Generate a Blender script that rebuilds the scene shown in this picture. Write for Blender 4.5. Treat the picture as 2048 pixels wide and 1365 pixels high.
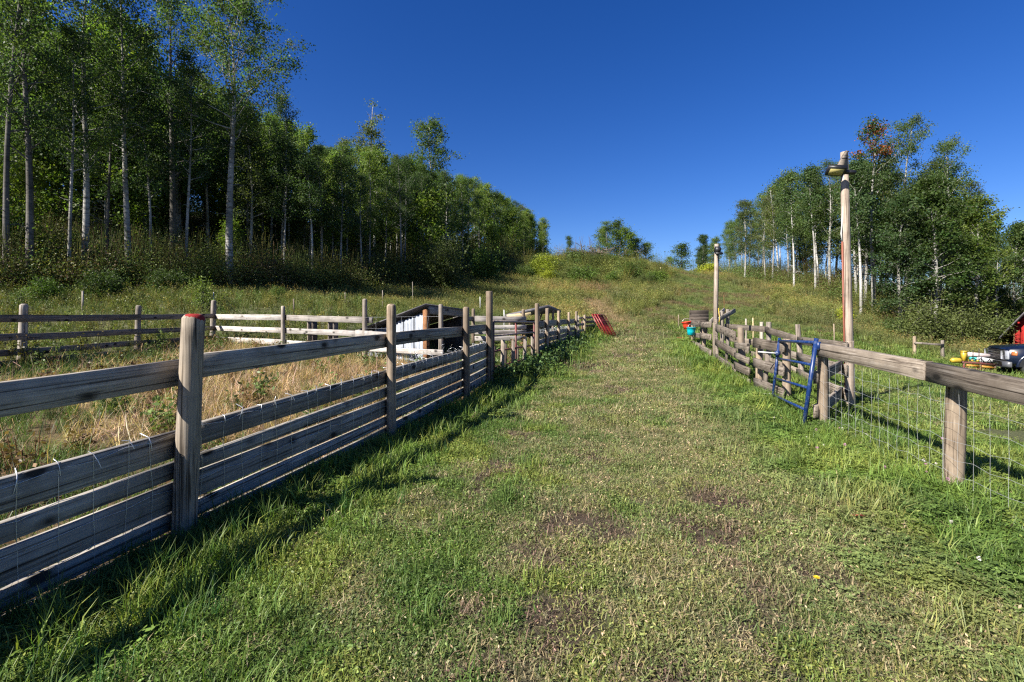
import bpy, math, random
import numpy as np
from mathutils import Vector, Matrix, Euler

# ------------------------------------------------------------------ camera, sky, sun, exposure
S = bpy.context.scene
COL = S.collection
for o in list(bpy.data.objects):
    bpy.data.objects.remove(o)
FPX, HX, HY, CAMZ = 967.0, 1024.0, 635.0, 1.35     # focal length in photo pixels, principal column, horizon row, eye height
cam = bpy.data.cameras.new('camera')
cam.sensor_width = 36.0
cam.lens = FPX / 2048 * 36.0
cam.shift_y = -(682.5 - HY) / 2048
cam.clip_start, cam.clip_end = 0.05, 3000
cam_o = bpy.data.objects.new('camera', cam)
cam_o.location = (0, 0, CAMZ)
cam_o.rotation_euler = (math.radians(90), 0, 0)
COL.objects.link(cam_o)
S.camera = cam_o

SUN_EL = math.radians(39)
SUN_FROM = Vector((-0.82, -0.575, 0)).normalized()     # horizontal direction towards the sun
sun_az = math.atan2(SUN_FROM.x, SUN_FROM.y)           # clockwise from +Y
W = bpy.data.worlds.new('World')
S.world = W
W.use_nodes = True
wn, wl = W.node_tree.nodes, W.node_tree.links
sky = wn.new('ShaderNodeTexSky')
sky.sky_type = 'NISHITA'
sky.sun_disc = False
sky.sun_elevation = SUN_EL
sky.sun_rotation = sun_az
sky.altitude = 1500
sky.air_density = 1.0
sky.dust_density = 1.6
sky.ozone_density = 4.0
hs = wn.new('ShaderNodeHueSaturation')
hs.inputs['Saturation'].default_value = 1.31
hs.inputs['Hue'].default_value = .517
wl.new(sky.outputs[0], hs.inputs['Color'])
bg = wn['Background']
wl.new(hs.outputs[0], bg.inputs['Color'])
bg.inputs['Strength'].default_value = 0.059
sl = bpy.data.lights.new('sun', 'SUN')
sl.energy = 5.0
sl.angle = math.radians(0.5)
sl.color = (1.0, 0.95, 0.87)
so = bpy.data.objects.new('sun', sl)
sdir = SUN_FROM * math.cos(SUN_EL) + Vector((0, 0, math.sin(SUN_EL)))
so.rotation_euler = sdir.to_track_quat('Z', 'Y').to_euler()
so.location = (-20, -20, 30)
COL.objects.link(so)
S.view_settings.view_transform = 'Standard'
S.view_settings.look = 'None'
S.view_settings.exposure = 1.32
S.view_settings.gamma = 1
S.view_settings.use_curve_mapping = False
S.render.engine = 'CYCLES'
S.cycles.max_bounces = 6
S.cycles.diffuse_bounces = 3
S.cycles.transmission_bounces = 3
S.cycles.transparent_max_bounces = 4
S.cycles.use_denoising = False
S.cycles.pixel_filter_type = 'BLACKMAN_HARRIS'
S.cycles.filter_width = 1.25
S.render.use_persistent_data = False

RNG = np.random.default_rng(7)
random.seed(7)


# ------------------------------------------------------------------ numeric helpers
def P(px, py, d):
    """Where the photograph's pixel (px, py) lies at depth d metres in front of the eye."""
    return Vector(((px - HX) / FPX * d, d, CAMZ - (py - HY) / FPX * d))


def vnoise(x, y, seed=0):
    x = np.asarray(x, float); y = np.asarray(y, float)
    xi = np.floor(x).astype(np.int64); yi = np.floor(y).astype(np.int64)
    fx, fy = x - xi, y - yi
    fx = fx * fx * (3 - 2 * fx); fy = fy * fy * (3 - 2 * fy)

    def h(a, b):
        n = (a * 374761393 + b * 668265263 + seed * 974634777) & 0x7fffffff
        n = ((n ^ (n >> 13)) * 1274126177) & 0x7fffffff
        n = (n ^ (n >> 16)) & 0xffff
        return n / 65535.0
    return (h(xi, yi) * (1 - fx) + h(xi + 1, yi) * fx) * (1 - fy) + (h(xi, yi + 1) * (1 - fx) + h(xi + 1, yi + 1) * fx) * fy


def fbm(x, y, seed=0, octv=3):
    s, a, t = 0, 1.0, 0
    for k in range(octv):
        s = s + a * vnoise(np.asarray(x) * 2 ** k, np.asarray(y) * 2 ** k, seed + k * 17)
        t += a; a *= 0.5
    return s / t


def sstep(a, b, v):
    t = np.clip((v - a) / (b - a), 0, 1)
    return t * t * (3 - 2 * t)


def seg_dist(x, y, pts):
    best = np.full(np.shape(x), 1e9)
    for (ax, ay), (bx, by) in zip(pts[:-1], pts[1:]):
        dx, dy = bx - ax, by - ay
        t = np.clip(((x - ax) * dx + (y - ay) * dy) / (dx * dx + dy * dy), 0, 1)
        best = np.minimum(best, np.hypot(x - ax - t * dx, y - ay - t * dy))
    return best


def in_poly(x, y, poly):
    c = np.zeros(np.shape(x), bool)
    n = len(poly)
    for i in range(n):
        x0, y0 = poly[i]; x1, y1 = poly[(i + 1) % n]
        cond = ((y0 > y) != (y1 > y))
        xi = (x1 - x0) * (y - y0) / ((y1 - y0) if y1 != y0 else 1e-9) + x0
        c ^= cond & (x < xi)
    return c


# ------------------------------------------------------------------ lie of the land
CTRL = []
def cp(px, py, d): CTRL.append(tuple(P(px, py, d)))
def cw(x, y, z): CTRL.append((x, y, z))
for q in ((0, -6, -.1), (-6, -6, -.1), (6, -6, -.15), (0, 1, 0), (-2, 1.5, -.04), (-2.6, 2.4, -.05), (2, 2, 0), (4, 2, -.02), (-2, 3, 0), (0, 4, 0), (3.5, 3.85, 0),
          (-1.36, 5.45, 0), (-.72, 7.7, .03), (1.5, 6, 0), (3.92, 6.1, 0), (-.42, 9.2, .08), (.5, 11.7, .15), (3, 10, .03), (1, 13.3, .28),
          (2.5, 19, .36), (5.1, 7.2, -.02), (6.5, 10.8, .02), (5.0, 10.9, .02), (5.7, 13.5, .1), (7, 16, .2), (7, 18.5, .36), (4.4, 22, .33), (5.6, 24.5, .5),
          (-4, 5, .06), (-4.5, 8, .18), (-9.8, 9.7, .36), (-9.5, 15, .5), (-6.2, 13.2, .42), (-3.5, 11.5, .36), (-1.5, 10.3, .25), (-1.5, 13.5, .42), (0, 17.5, .5), (-7, 5, .15),
          (-12, 4, .4), (-20, 2, 1.0), (-16, 12, 1.2), (-3, 17, 1.1), (-1, 22, 1.4),
          (7, 6, -.06), (9, 4, -.2), (12, 10, -.4), (17, 18, -1.05), (21, 20, -1.15), (24, 24, -1.1), (16, 4, -.6), (30, 8, -1.3), (31, 30, -1.1), (12, 20, -.1), (14, 26, .2),
          (-60, 60, 16), (-85, 40, 15), (-50, 20, 8), (-45, 60, 15), (-30, 62, 14), (-18, 70, 14), (-40, 0, 3), (-45, 85, 16), (-20, 110, 17), (0, 100, 13), (60, 100, 7), (90, 60, 2), (70, 30, -1), (40, -10, -1.6),
          (0, -40, -1), (-50, -40, 0), (50, -40, -2), (15, 100, 10.8), (40, 120, 11), (-150, 100, 20), (0, 200, 14), (150, 150, 8), (160, 0, -2), (-150, -20, 4), (0, -150, -2), (150, -150, -3), (-150, -150, 0)):
    cw(*q)
for q in ((1300, 645, 30), (1250, 600, 40), (1190, 550, 55), (1180, 513, 65), (1120, 517, 64), (1290, 528, 66), (1000, 550, 58), (1000, 528, 74), (900, 565, 45), (930, 600, 34),
          (1390, 546, 76), (1450, 562, 65), (1500, 588, 52), (1450, 610, 40), (1560, 577, 55), (1630, 580, 46), (1600, 625, 37), (1720, 635, 35), (1690, 668, 28), (1800, 690, 29), (1900, 694, 34), (2040, 700, 38),
          (500, 612, 18), (460, 575, 26), (200, 580, 22), (0, 585, 20), (700, 590, 31), (850, 588, 36), (650, 628, 17.5), (780, 620, 22), (1100, 640, 25), (1350, 660, 26)):
    cp(*q)
CT = np.array(CTRL)


def _rbf():
    n = len(CT)
    xy = CT[:, :2]
    D = np.hypot(xy[:, None, 0] - xy[None, :, 0], xy[:, None, 1] - xy[None, :, 1])
    A = -D + np.eye(n) * 0.05
    Q = np.c_[np.ones(n), xy]
    M = np.block([[A, Q], [Q.T, np.zeros((3, 3))]])
    return np.linalg.solve(M, np.r_[CT[:, 2], 0, 0, 0])
_CF = _rbf()


def H(x, y):
    x = np.atleast_1d(np.asarray(x, float)); y = np.atleast_1d(np.asarray(y, float))
    sh = x.shape
    x, y = x.ravel(), y.ravel()
    out = np.empty(len(x))
    n = len(CT)
    for i in range(0, len(x), 40000):
        a, b = x[i:i + 40000], y[i:i + 40000]
        D = np.sqrt((a[:, None] - CT[None, :, 0]) ** 2 + (b[:, None] - CT[None, :, 1]) ** 2 + 0.3)
        out[i:i + 40000] = -D @ _CF[:n] + _CF[n] + _CF[n + 1] * a + _CF[n + 2] * b
    r = np.hypot(x, y)
    out += (fbm(x * .8, y * .8, 5) - .5) * np.clip(.03 + (r - 14) * .004, .03, .35)
    out += (vnoise(x * 3.1, y * 3.1, 9) - .5) * .025
    return out.reshape(sh)


def h1(x, y): return float(H(x, y)[0])


# key plan lines (metres)
LF = [(-2.68, .70), (-2.05, 3.02), (-1.36, 5.45), (-.72, 7.7), (-.42, 9.2), (.58, 11.7), (.96, 13.3), (1.48, 15.2), (2.05, 17.4), (2.52, 19.0), (3.22, 21.5), (4.2, 24.5)]
RF = [(3.1, 1.6), (3.49, 3.85), (3.92, 6.1)]
RO = [(4.42, 7.8), (4.6, 9.1), (5.05, 10.75), (5.66, 13.5), (6.9, 18.5)]
RI = [(5.03, 7.2), (6.48, 10.8), (7.17, 13.5), (7.23, 16.2)]
PEN = [(-3.6, -2)] + LF[:9] + [(0.4, 15), (-1.5, 10.3), (-3.5, 11.5), (-6.25, 13.2), (-9.3, 15), (-9.84, 9.7), (-10.2, -2)]
TRACK = [(1.6, -2), (1.7, 4), (2.0, 8), (2.7, 12), (4.6, 18), (6.2, 24), (7.8, 30)]
DIRT = [(.86, 4.75, .2), (.46, 3.18, .2), (.2, 2.25, .16), (1.01, 2.35, .2), (1.26, 2.93, .17), (1.18, 3.07, .17), (.16, 2.7, .14), (1.65, 11.9, .5), (1.0, 2.05, .14), (-.1, 1.9, .2),
        (6.2, 21, 1.2), (5.2, 19, .9), (6.9, 24, 1.4), (4.4, 16, .5), (1.55, 2.62, .12), (.1, 5.6, .2), (-.25, 4.2, .22), (3.65, 5.75, .12), (2.1, 9, .35), (3.4, 14, .5), (.6, 1.75, .18), (1.45, 3.5, .16)]


def dirt_amt(x, y):
    v = np.zeros(np.shape(x))
    w = fbm(np.asarray(x) * 4, np.asarray(y) * 4, 31) - .5
    for a, b, r in DIRT:
        v = np.maximum(v, 1 - sstep(.35, 1.3, np.hypot((x - a), (y - b) * .8) / (r * 1.35) + w * 3.2))
    return v


# forest outlines: front edge depth and canopy row by photograph column
LB = ([-1400, -600, 0, 200, 460, 700, 850, 900, 1000, 1085], [9, 14, 19.5, 22, 26, 32, 39, 48, 62, 82])
LC = ([-1400, 0, 300, 400, 470, 545, 600, 640, 780, 900, 950, 1000, 1050, 1100], [-500, -90, -20, 40, 170, 235, 255, 275, 300, 350, 355, 388, 408, 455])
RB = ([1385, 1450, 1500, 1560, 1630, 1720, 1780, 1850, 1950, 2060, 2400], [104, 82, 65, 56, 47, 37, 33, 32, 35, 37, 36])
RC = ([1385, 1420, 1480, 1540, 1590, 1650, 1680, 1720, 1810, 1845, 1875, 1935, 1965, 1990, 2048, 2400], [520, 475, 402, 385, 345, 335, 280, 255, 260, 320, 300, 330, 410, 478, 450, 430])


def colpx(x, y): return HX + FPX * x / np.maximum(y, .5)


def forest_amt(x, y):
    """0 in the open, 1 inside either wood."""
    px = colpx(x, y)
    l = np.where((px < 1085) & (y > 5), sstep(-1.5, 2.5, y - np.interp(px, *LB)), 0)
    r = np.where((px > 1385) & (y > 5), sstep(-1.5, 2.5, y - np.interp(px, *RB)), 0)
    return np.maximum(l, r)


# ------------------------------------------------------------------ materials
def new_mat(name):
    m = bpy.data.materials.new(name)
    m.use_nodes = True
    nt = m.node_tree
    b = nt.nodes['Principled BSDF']
    return m, nt, nt.nodes, nt.links, b


def ramp(nodes, stops, interp='LINEAR'):
    r = nodes.new('ShaderNodeValToRGB')
    e = r.color_ramp.elements
    while len(e) > 1: e.remove(e[-1])
    e[0].position = stops[0][0]; e[0].color = (*stops[0][1], 1)
    for p, c in stops[1:]:
        k = e.new(p); k.color = (*c, 1)
    r.color_ramp.interpolation = interp
    return r


def mapped(nodes, links, scale, rnd=True, kind='Object'):
    tc = nodes.new('ShaderNodeTexCoord')
    mp = nodes.new('ShaderNodeMapping')
    mp.inputs['Scale'].default_value = scale
    src = tc.outputs[kind]
    if rnd:
        oi = nodes.new('ShaderNodeObjectInfo')
        ml = nodes.new('ShaderNodeMath'); ml.operation = 'MULTIPLY'; ml.inputs[1].default_value = 57.0
        links.new(oi.outputs['Random'], ml.inputs[0])
        ad = nodes.new('ShaderNodeVectorMath'); ad.operation = 'ADD'
        links.new(src, ad.inputs[0]); links.new(ml.outputs[0], ad.inputs[1])
        src = ad.outputs[0]
    links.new(src, mp.inputs['Vector'])
    return mp


def mixc(nodes, links, fac, a, b, mode='MIX'):
    m = nodes.new('ShaderNodeMix'); m.data_type = 'RGBA'; m.blend_type = mode
    for sock, v in ((m.inputs[0], fac), (m.inputs[6], a), (m.inputs[7], b)):
        if hasattr(v, 'default_value') or hasattr(v, 'is_linked'): links.new(v, sock)
        elif isinstance(v, (int, float)): sock.default_value = v
        else: sock.default_value = (*v, 1)
    return m.outputs[2]


def wood_mat(name, dark, mid, light, axis=0, knots=True, stain=None, rough=.85):
    """Weathered sawn or round wood, grain along the given local axis."""
    m, nt, N, L, b = new_mat(name)
    sc = [62.0, 62.0, 62.0]; sc[axis] = 1.5
    mp = mapped(N, L, tuple(sc))
    n1 = N.new('ShaderNodeTexNoise'); n1.inputs['Scale'].default_value = 1.0; n1.inputs['Detail'].default_value = 6; n1.inputs['Roughness'].default_value = .65; n1.inputs['Distortion'].default_value = .6
    L.new(mp.outputs[0], n1.inputs['Vector'])
    r = ramp(N, [(.36, dark), (.45, mid), (.54, mid), (.66, light)])
    L.new(n1.outputs[0], r.inputs[0])
    # broad blotches of weathering
    mp2 = mapped(N, L, (2.2, 2.2, 2.2))
    n2 = N.new('ShaderNodeTexNoise'); n2.inputs['Scale'].default_value = 1.3; n2.inputs['Detail'].default_value = 5; n2.inputs['Roughness'].default_value = .7
    L.new(mp2.outputs[0], n2.inputs['Vector'])
    r2 = ramp(N, [(.3, (.62, .6, .58)), (.55, (1, 1, 1)), (.75, (1.22, 1.18, 1.12))])
    L.new(n2.outputs[0], r2.inputs[0])
    c = mixc(N, L, 1.0, r.outputs[0], r2.outputs[0], 'MULTIPLY')
    # drying cracks along the grain
    s5 = [95.0, 95.0, 95.0]; s5[axis] = 1.1
    mp5 = mapped(N, L, tuple(s5))
    n5 = N.new('ShaderNodeTexNoise'); n5.inputs['Scale'].default_value = .55; n5.inputs['Detail'].default_value = 3; n5.inputs['Distortion'].default_value = .3
    L.new(mp5.outputs[0], n5.inputs['Vector'])
    r5 = ramp(N, [(.31, (.16, .15, .14)), (.37, (.5, .48, .46)), (.43, (1, 1, 1))])
    L.new(n5.outputs[0], r5.inputs[0])
    c = mixc(N, L, 1.0, c, r5.outputs[0], 'MULTIPLY')
    # each piece a little lighter or darker
    oi = N.new('ShaderNodeObjectInfo')
    r3 = ramp(N, [(0, (.68, .66, .64)), (.5, (1, 1, 1)), (1, (1.28, 1.25, 1.2))])
    L.new(oi.outputs['Random'], r3.inputs[0])
    c = mixc(N, L, 1.0, c, r3.outputs[0], 'MULTIPLY')
    if knots:
        ks = [7.5, 7.5, 7.5]; ks[axis] = 4.2
        mp3 = mapped(N, L, tuple(ks))
        nd = N.new('ShaderNodeTexNoise'); nd.inputs['Scale'].default_value = 3.0
        L.new(mp3.outputs[0], nd.inputs['Vector'])
        mv = N.new('ShaderNodeVectorMath'); mv.operation = 'MULTIPLY_ADD'; mv.inputs[1].default_value = (.12, .12, .12)
        L.new(nd.outputs['Color'], mv.inputs[0]); L.new(mp3.outputs[0], mv.inputs[2])
        vo = N.new('ShaderNodeTexVoronoi'); vo.inputs['Scale'].default_value = 1.0; vo.inputs['Randomness'].default_value = 1
        L.new(mv.outputs[0], vo.inputs['Vector'])
        rk = ramp(N, [(0.17, (1, 1, 1)), (.22, (.55, .55, .55)), (.32, (0, 0, 0))])
        L.new(vo.outputs['Distance'], rk.inputs[0])
        sk = N.new('ShaderNodeSeparateColor'); L.new(vo.outputs['Color'], sk.inputs[0])
        gk = N.new('ShaderNodeMath'); gk.operation = 'GREATER_THAN'; gk.inputs[1].default_value = .45
        L.new(sk.outputs[0], gk.inputs[0])
        fk = N.new('ShaderNodeMath'); fk.operation = 'MULTIPLY'
        L.new(rk.outputs[0], fk.inputs[0]); L.new(gk.outputs[0], fk.inputs[1])
        c = mixc(N, L, fk.outputs[0], c, tuple(v * .28 for v in dark))
    if stain:
        mp4 = mapped(N, L, (1, 1, 1), rnd=False)
        sx = N.new('ShaderNodeSeparateXYZ'); L.new(mp4.outputs[0], sx.inputs[0])
        n4 = N.new('ShaderNodeTexNoise'); n4.inputs['Scale'].default_value = 14
        L.new(mp4.outputs[0], n4.inputs['Vector'])
        ax = N.new('ShaderNodeMath'); ax.operation = 'MULTIPLY_ADD'; ax.inputs[1].default_value = .5
        L.new(sx.outputs['X'], ax.inputs[0]); L.new(sx.outputs['Z'], ax.inputs[2])
        ad = N.new('ShaderNodeMath'); ad.operation = 'MULTIPLY_ADD'; ad.inputs[1].default_value = .2
        L.new(n4.outputs[0], ad.inputs[0]); L.new(ax.outputs[0], ad.inputs[2])
        gt = N.new('ShaderNodeMath'); gt.operation = 'GREATER_THAN'; gt.inputs[1].default_value = stain[1]
        L.new(ad.outputs[0], gt.inputs[0])
        c = mixc(N, L, gt.outputs[0], c, stain[0])
    L.new(c, b.inputs['Base Color'])
    b.inputs['Roughness'].default_value = rough
    b.inputs['Specular IOR Level'].default_value = .25
    bp = N.new('ShaderNodeBump'); bp.inputs['Strength'].default_value = .5; bp.inputs['Distance'].default_value = .006
    L.new(n1.outputs[0], bp.inputs['Height']); L.new(bp.outputs[0], b.inputs['Normal'])
    return m


def plain_mat(name, col, rough=.5, metal=0.0, wear=None, wscale=14, bump=.15, spec=.5, amount=.62):
    m, nt, N, L, b = new_mat(name)
    mp = mapped(N, L, (1, 1, 1))
    n = N.new('ShaderNodeTexNoise'); n.inputs['Scale'].default_value = wscale; n.inputs['Detail'].default_value = 5
    L.new(mp.outputs[0], n.inputs['Vector'])
    w = wear or tuple(v * .6 for v in col)
    r = ramp(N, [(.0, tuple(v * .85 for v in col)), (amount - .12, col), (amount, tuple((a + c) / 2 for a, c in zip(col, w))), (min(.98, amount + .1), w)])
    L.new(n.outputs[0], r.inputs[0]); L.new(r.outputs[0], b.inputs['Base Color'])
    b.inputs['Roughness'].default_value = rough; b.inputs['Metallic'].default_value = metal
    b.inputs['Specular IOR Level'].default_value = spec
    bp = N.new('ShaderNodeBump'); bp.inputs['Strength'].default_value = bump; bp.inputs['Distance'].default_value = .004
    L.new(n.outputs[0], bp.inputs['Height']); L.new(bp.outputs[0], b.inputs['Normal'])
    return m


def leaf_mat(name, inst=False, base=(1, 1, 1), trans=.3, rough=.5, tvar=.25):
    """Leaves and blades: colour from the leaf's own tint, light passing through, a slight sheen."""
    m, nt, N, L, b = new_mat(name)
    at = N.new('ShaderNodeAttribute'); at.attribute_name = 'col'
    c = at.outputs['Color']
    if inst:
        a2 = N.new('ShaderNodeAttribute'); a2.attribute_type = 'INSTANCER'; a2.attribute_name = 'tint'
        c = mixc(N, L, 1.0, c, a2.outputs['Color'], 'MULTIPLY')
    else:
        oi = N.new('ShaderNodeObjectInfo')
        r = ramp(N, [(0, (1 - tvar, 1 - tvar * .8, 1 - tvar)), (.5, (1, 1, 1)), (.8, (1 + tvar, 1 + tvar * .9, 1)), (1, (1 + tvar * 1.6, 1 + tvar * 1.1, 1))])
        L.new(oi.outputs['Random'], r.inputs[0])
        c = mixc(N, L, 1.0, c, r.outputs[0], 'MULTIPLY')
        c = mixc(N, L, 1.0, c, base, 'MULTIPLY')
    L.new(c, b.inputs['Base Color'])
    b.inputs['Roughness'].default_value = rough
    b.inputs['Specular IOR Level'].default_value = .18
    tr = N.new('ShaderNodeBsdfTranslucent')
    tc = mixc(N, L, 1.0, c, (1.2, 1.35, .55), 'MULTIPLY')
    L.new(tc, tr.inputs['Color'])
    mx = N.new('ShaderNodeMixShader'); mx.inputs[0].default_value = trans
    L.new(b.outputs[0], mx.inputs[1]); L.new(tr.outputs[0], mx.inputs[2])
    L.new(mx.outputs[0], N['Material Output'].inputs['Surface'])
    return m


def bark_mat(name, white, dark, marks):
    m, nt, N, L, b = new_mat(name)
    mp = mapped(N, L, (2.0, 2.0, 9.0))
    n = N.new('ShaderNodeTexNoise'); n.inputs['Scale'].default_value = 1.3; n.inputs['Detail'].default_value = 5; n.inputs['Roughness'].default_value = .7
    L.new(mp.outputs[0], n.inputs['Vector'])
    r = ramp(N, [(marks - .08, dark), (marks, tuple((a + c) / 2 for a, c in zip(white, dark))), (marks + .1, white), (.9, tuple(v * 1.15 for v in white))])
    L.new(n.outputs[0], r.inputs[0])
    mp2 = mapped(N, L, (.5, .5, .35))
    n2 = N.new('ShaderNodeTexNoise'); n2.inputs['Scale'].default_value = 1.5
    L.new(mp2.outputs[0], n2.inputs['Vector'])
    r2 = ramp(N, [(.35, (.45, .45, .42)), (.6, (1, 1, 1))])
    L.new(n2.outputs[0], r2.inputs[0])
    c = mixc(N, L, 1.0, r.outputs[0], r2.outputs[0], 'MULTIPLY')
    L.new(c, b.inputs['Base Color'])
    b.inputs['Roughness'].default_value = .85; b.inputs['Specular IOR Level'].default_value = .2
    bp = N.new('ShaderNodeBump'); bp.inputs['Strength'].default_value = .6; bp.inputs['Distance'].default_value = .02
    L.new(n.outputs[0], bp.inputs['Height']); L.new(bp.outputs[0], b.inputs['Normal'])
    return m


def ground_mat():
    m, nt, N, L, b = new_mat('ground_soil')
    at = N.new('ShaderNodeAttribute'); at.attribute_name = 'gcol'
    tc = N.new('ShaderNodeTexCoord')
    n1 = N.new('ShaderNodeTexNoise'); n1.inputs['Scale'].default_value = 26; n1.inputs['Detail'].default_value = 8; n1.inputs['Roughness'].default_value = .75
    L.new(tc.outputs['Object'], n1.inputs['Vector'])
    r1 = ramp(N, [(.3, (.45, .42, .38)), (.5, (1, 1, 1)), (.7, (1.7, 1.6, 1.3))])
    L.new(n1.outputs[0], r1.inputs[0])
    c = mixc(N, L, 1.0, at.outputs['Color'], r1.outputs[0], 'MULTIPLY')
    n2 = N.new('ShaderNodeTexNoise'); n2.inputs['Scale'].default_value = 2.2; n2.inputs['Detail'].default_value = 6; n2.inputs['Roughness'].default_value = .7
    L.new(tc.outputs['Object'], n2.inputs['Vector'])
    r2 = ramp(N, [(.35, (.78, .8, .72)), (.55, (1, 1, 1)), (.7, (1.25, 1.18, 1.05))])
    L.new(n2.outputs[0], r2.inputs[0])
    c = mixc(N, L, 1.0, c, r2.outputs[0], 'MULTIPLY')
    L.new(c, b.inputs['Base Color'])
    b.inputs['Roughness'].default_value = .95; b.inputs['Specular IOR Level'].default_value = .1
    bp = N.new('ShaderNodeBump'); bp.inputs['Strength'].default_value = .8; bp.inputs['Distance'].default_value = .03
    L.new(n1.outputs[0], bp.inputs['Height']); L.new(bp.outputs[0], b.inputs['Normal'])
    return m


M = {}
M['ground'] = ground_mat()
M['board'] = wood_mat('grey_board_wood', (.095, .084, .072), (.27, .248, .218), (.42, .395, .36))
M['pale_board'] = wood_mat('pale_board_wood', (.19, .17, .15), (.38, .355, .33), (.48, .455, .43))
M['old_board'] = wood_mat('old_brown_board_wood', (.07, .055, .044), (.19, .16, .13), (.30, .265, .23))
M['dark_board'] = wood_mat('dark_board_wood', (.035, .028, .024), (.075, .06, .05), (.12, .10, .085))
M['post'] = wood_mat('round_post_wood', (.12, .092, .066), (.255, .20, .145), (.36, .295, .22), axis=2, knots=False)
M['post_red'] = wood_mat('red_topped_post_wood', (.13, .105, .08), (.27, .225, .17), (.36, .305, .24), axis=2, knots=False, stain=((.24, .018, .016), 1.55))
M['grey_post'] = wood_mat('grey_post_wood', (.16, .135, .11), (.32, .28, .235), (.44, .40, .35), axis=2, knots=False)
M['pole'] = wood_mat('bleached_pole_wood', (.11, .085, .065), (.26, .215, .175), (.37, .32, .27), axis=2, knots=False)
M['orange_wood'] = wood_mat('orange_post_wood', (.11, .05, .022), (.22, .105, .048), (.28, .15, .075), axis=2, knots=False)
M['yellow_wood'] = wood_mat('yellow_lumber', (.42, .31, .16), (.55, .44, .25), (.62, .52, .33), axis=0, knots=False)
M['stick'] = wood_mat('dry_stick_wood', (.07, .055, .045), (.17, .14, .115), (.28, .24, .20), axis=2, knots=False)
M['wire'] = plain_mat('galvanised_wire', (.62, .63, .64), rough=.35, metal=.6, wear=(.35, .34, .32))
M['red_paint'] = plain_mat('red_tube_paint', (.24, .015, .018), rough=.35, wear=(.16, .05, .03))
M['rust_red'] = plain_mat('rusty_red_tube', (.16, .03, .025), rough=.6, wear=(.10, .06, .045), amount=.5)
M['brown_tube'] = plain_mat('weathered_tube', (.16, .11, .09), rough=.55, wear=(.26, .22, .2), amount=.5)
M['blue_paint'] = plain_mat('blue_tube_paint', (.005, .024, .105), rough=.38, wear=(.07, .09, .14), wscale=22, amount=.62)
M['steel'] = plain_mat('galvanised_sheet', (.24, .265, .30), rough=.5, metal=.1, wear=(.15, .165, .19), wscale=4, amount=.5)
M['roof_dark'] = plain_mat('dark_roofing', (.085, .08, .088), rough=.8, wear=(.17, .16, .16), wscale=6)
M['black'] = plain_mat('black_plastic', (.015, .015, .016), rough=.45)
M['lens'] = plain_mat('lamp_lens', (.42, .36, .14), rough=.25, wear=(.30, .26, .11))
M['conduit'] = plain_mat('rust_conduit', (.22, .07, .04), rough=.6, wear=(.14, .06, .04))
M['white_plastic'] = plain_mat('white_plastic', (.55, .55, .53), rough=.4, wear=(.55, .54, .5))
M['bucket_red'] = plain_mat('red_bucket_plastic', (.62, .05, .02), rough=.4)
M['bucket_teal'] = plain_mat('teal_bucket_plastic', (.0, .36, .42), rough=.35)
M['rubber_brown'] = plain_mat('brown_clay', (.22, .06, .03), rough=.8)
M['barn_red'] = wood_mat('barn_red_boards', (.20, .010, .008), (.30, .014, .011), (.35, .024, .018), axis=2, knots=False)
M['truck'] = plain_mat('dark_blue_car_paint', (.003, .006, .018), rough=.25, wear=(.006, .011, .028), spec=.5, bump=0)
M['chrome'] = plain_mat('chrome', (.30, .31, .33), rough=.3, metal=.9, bump=.02)
M['grey_plastic'] = plain_mat('grey_bumper', (.07, .072, .078), rough=.4)
M['glass'] = plain_mat('dark_glass', (.02, .025, .03), rough=.05, spec=.9, bump=0)
M['headlight'] = plain_mat('headlight_glass', (.30, .31, .33), rough=.1, spec=.9, bump=0)
M['amber'] = plain_mat('amber_lens', (.55, .16, .05), rough=.2)
M['tyre'] = plain_mat('tyre_rubber', (.022, .022, .023), rough=.8)
M['yellow'] = plain_mat('yellow_machine_paint', (.44, .30, .03), rough=.4, wear=(.4, .24, .03))
M['orange'] = plain_mat('orange_machine_paint', (.40, .19, .03), rough=.45, wear=(.3, .12, .03))
M['pipe_white'] = plain_mat('white_pipe', (.48, .41, .39), rough=.4, wear=(.45, .30, .28))
M['teal'] = plain_mat('teal_pipe', (.05, .38, .36), rough=.4)
M['bark_pale'] = bark_mat('pale_aspen_bark', (.52, .50, .465), (.05, .045, .04), .40)  # lighter copy of the aspen bark, for white trunks standing in sun
M['bark'] = bark_mat('aspen_bark', (.33, .315, .285), (.05, .045, .04), .42)  # same bark darkened, standing in for the left wood's shade
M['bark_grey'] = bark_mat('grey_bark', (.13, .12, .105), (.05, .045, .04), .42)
M['leaf'] = leaf_mat('aspen_leaves', trans=.46)
M['leaf_bush'] = leaf_mat('bush_leaves', trans=.3)
M['blade'] = leaf_mat('grass_blades', inst=True, trans=.3, rough=.45)
M['scrub'] = leaf_mat('undergrowth_leaves', inst=True, trans=.25)


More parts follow.
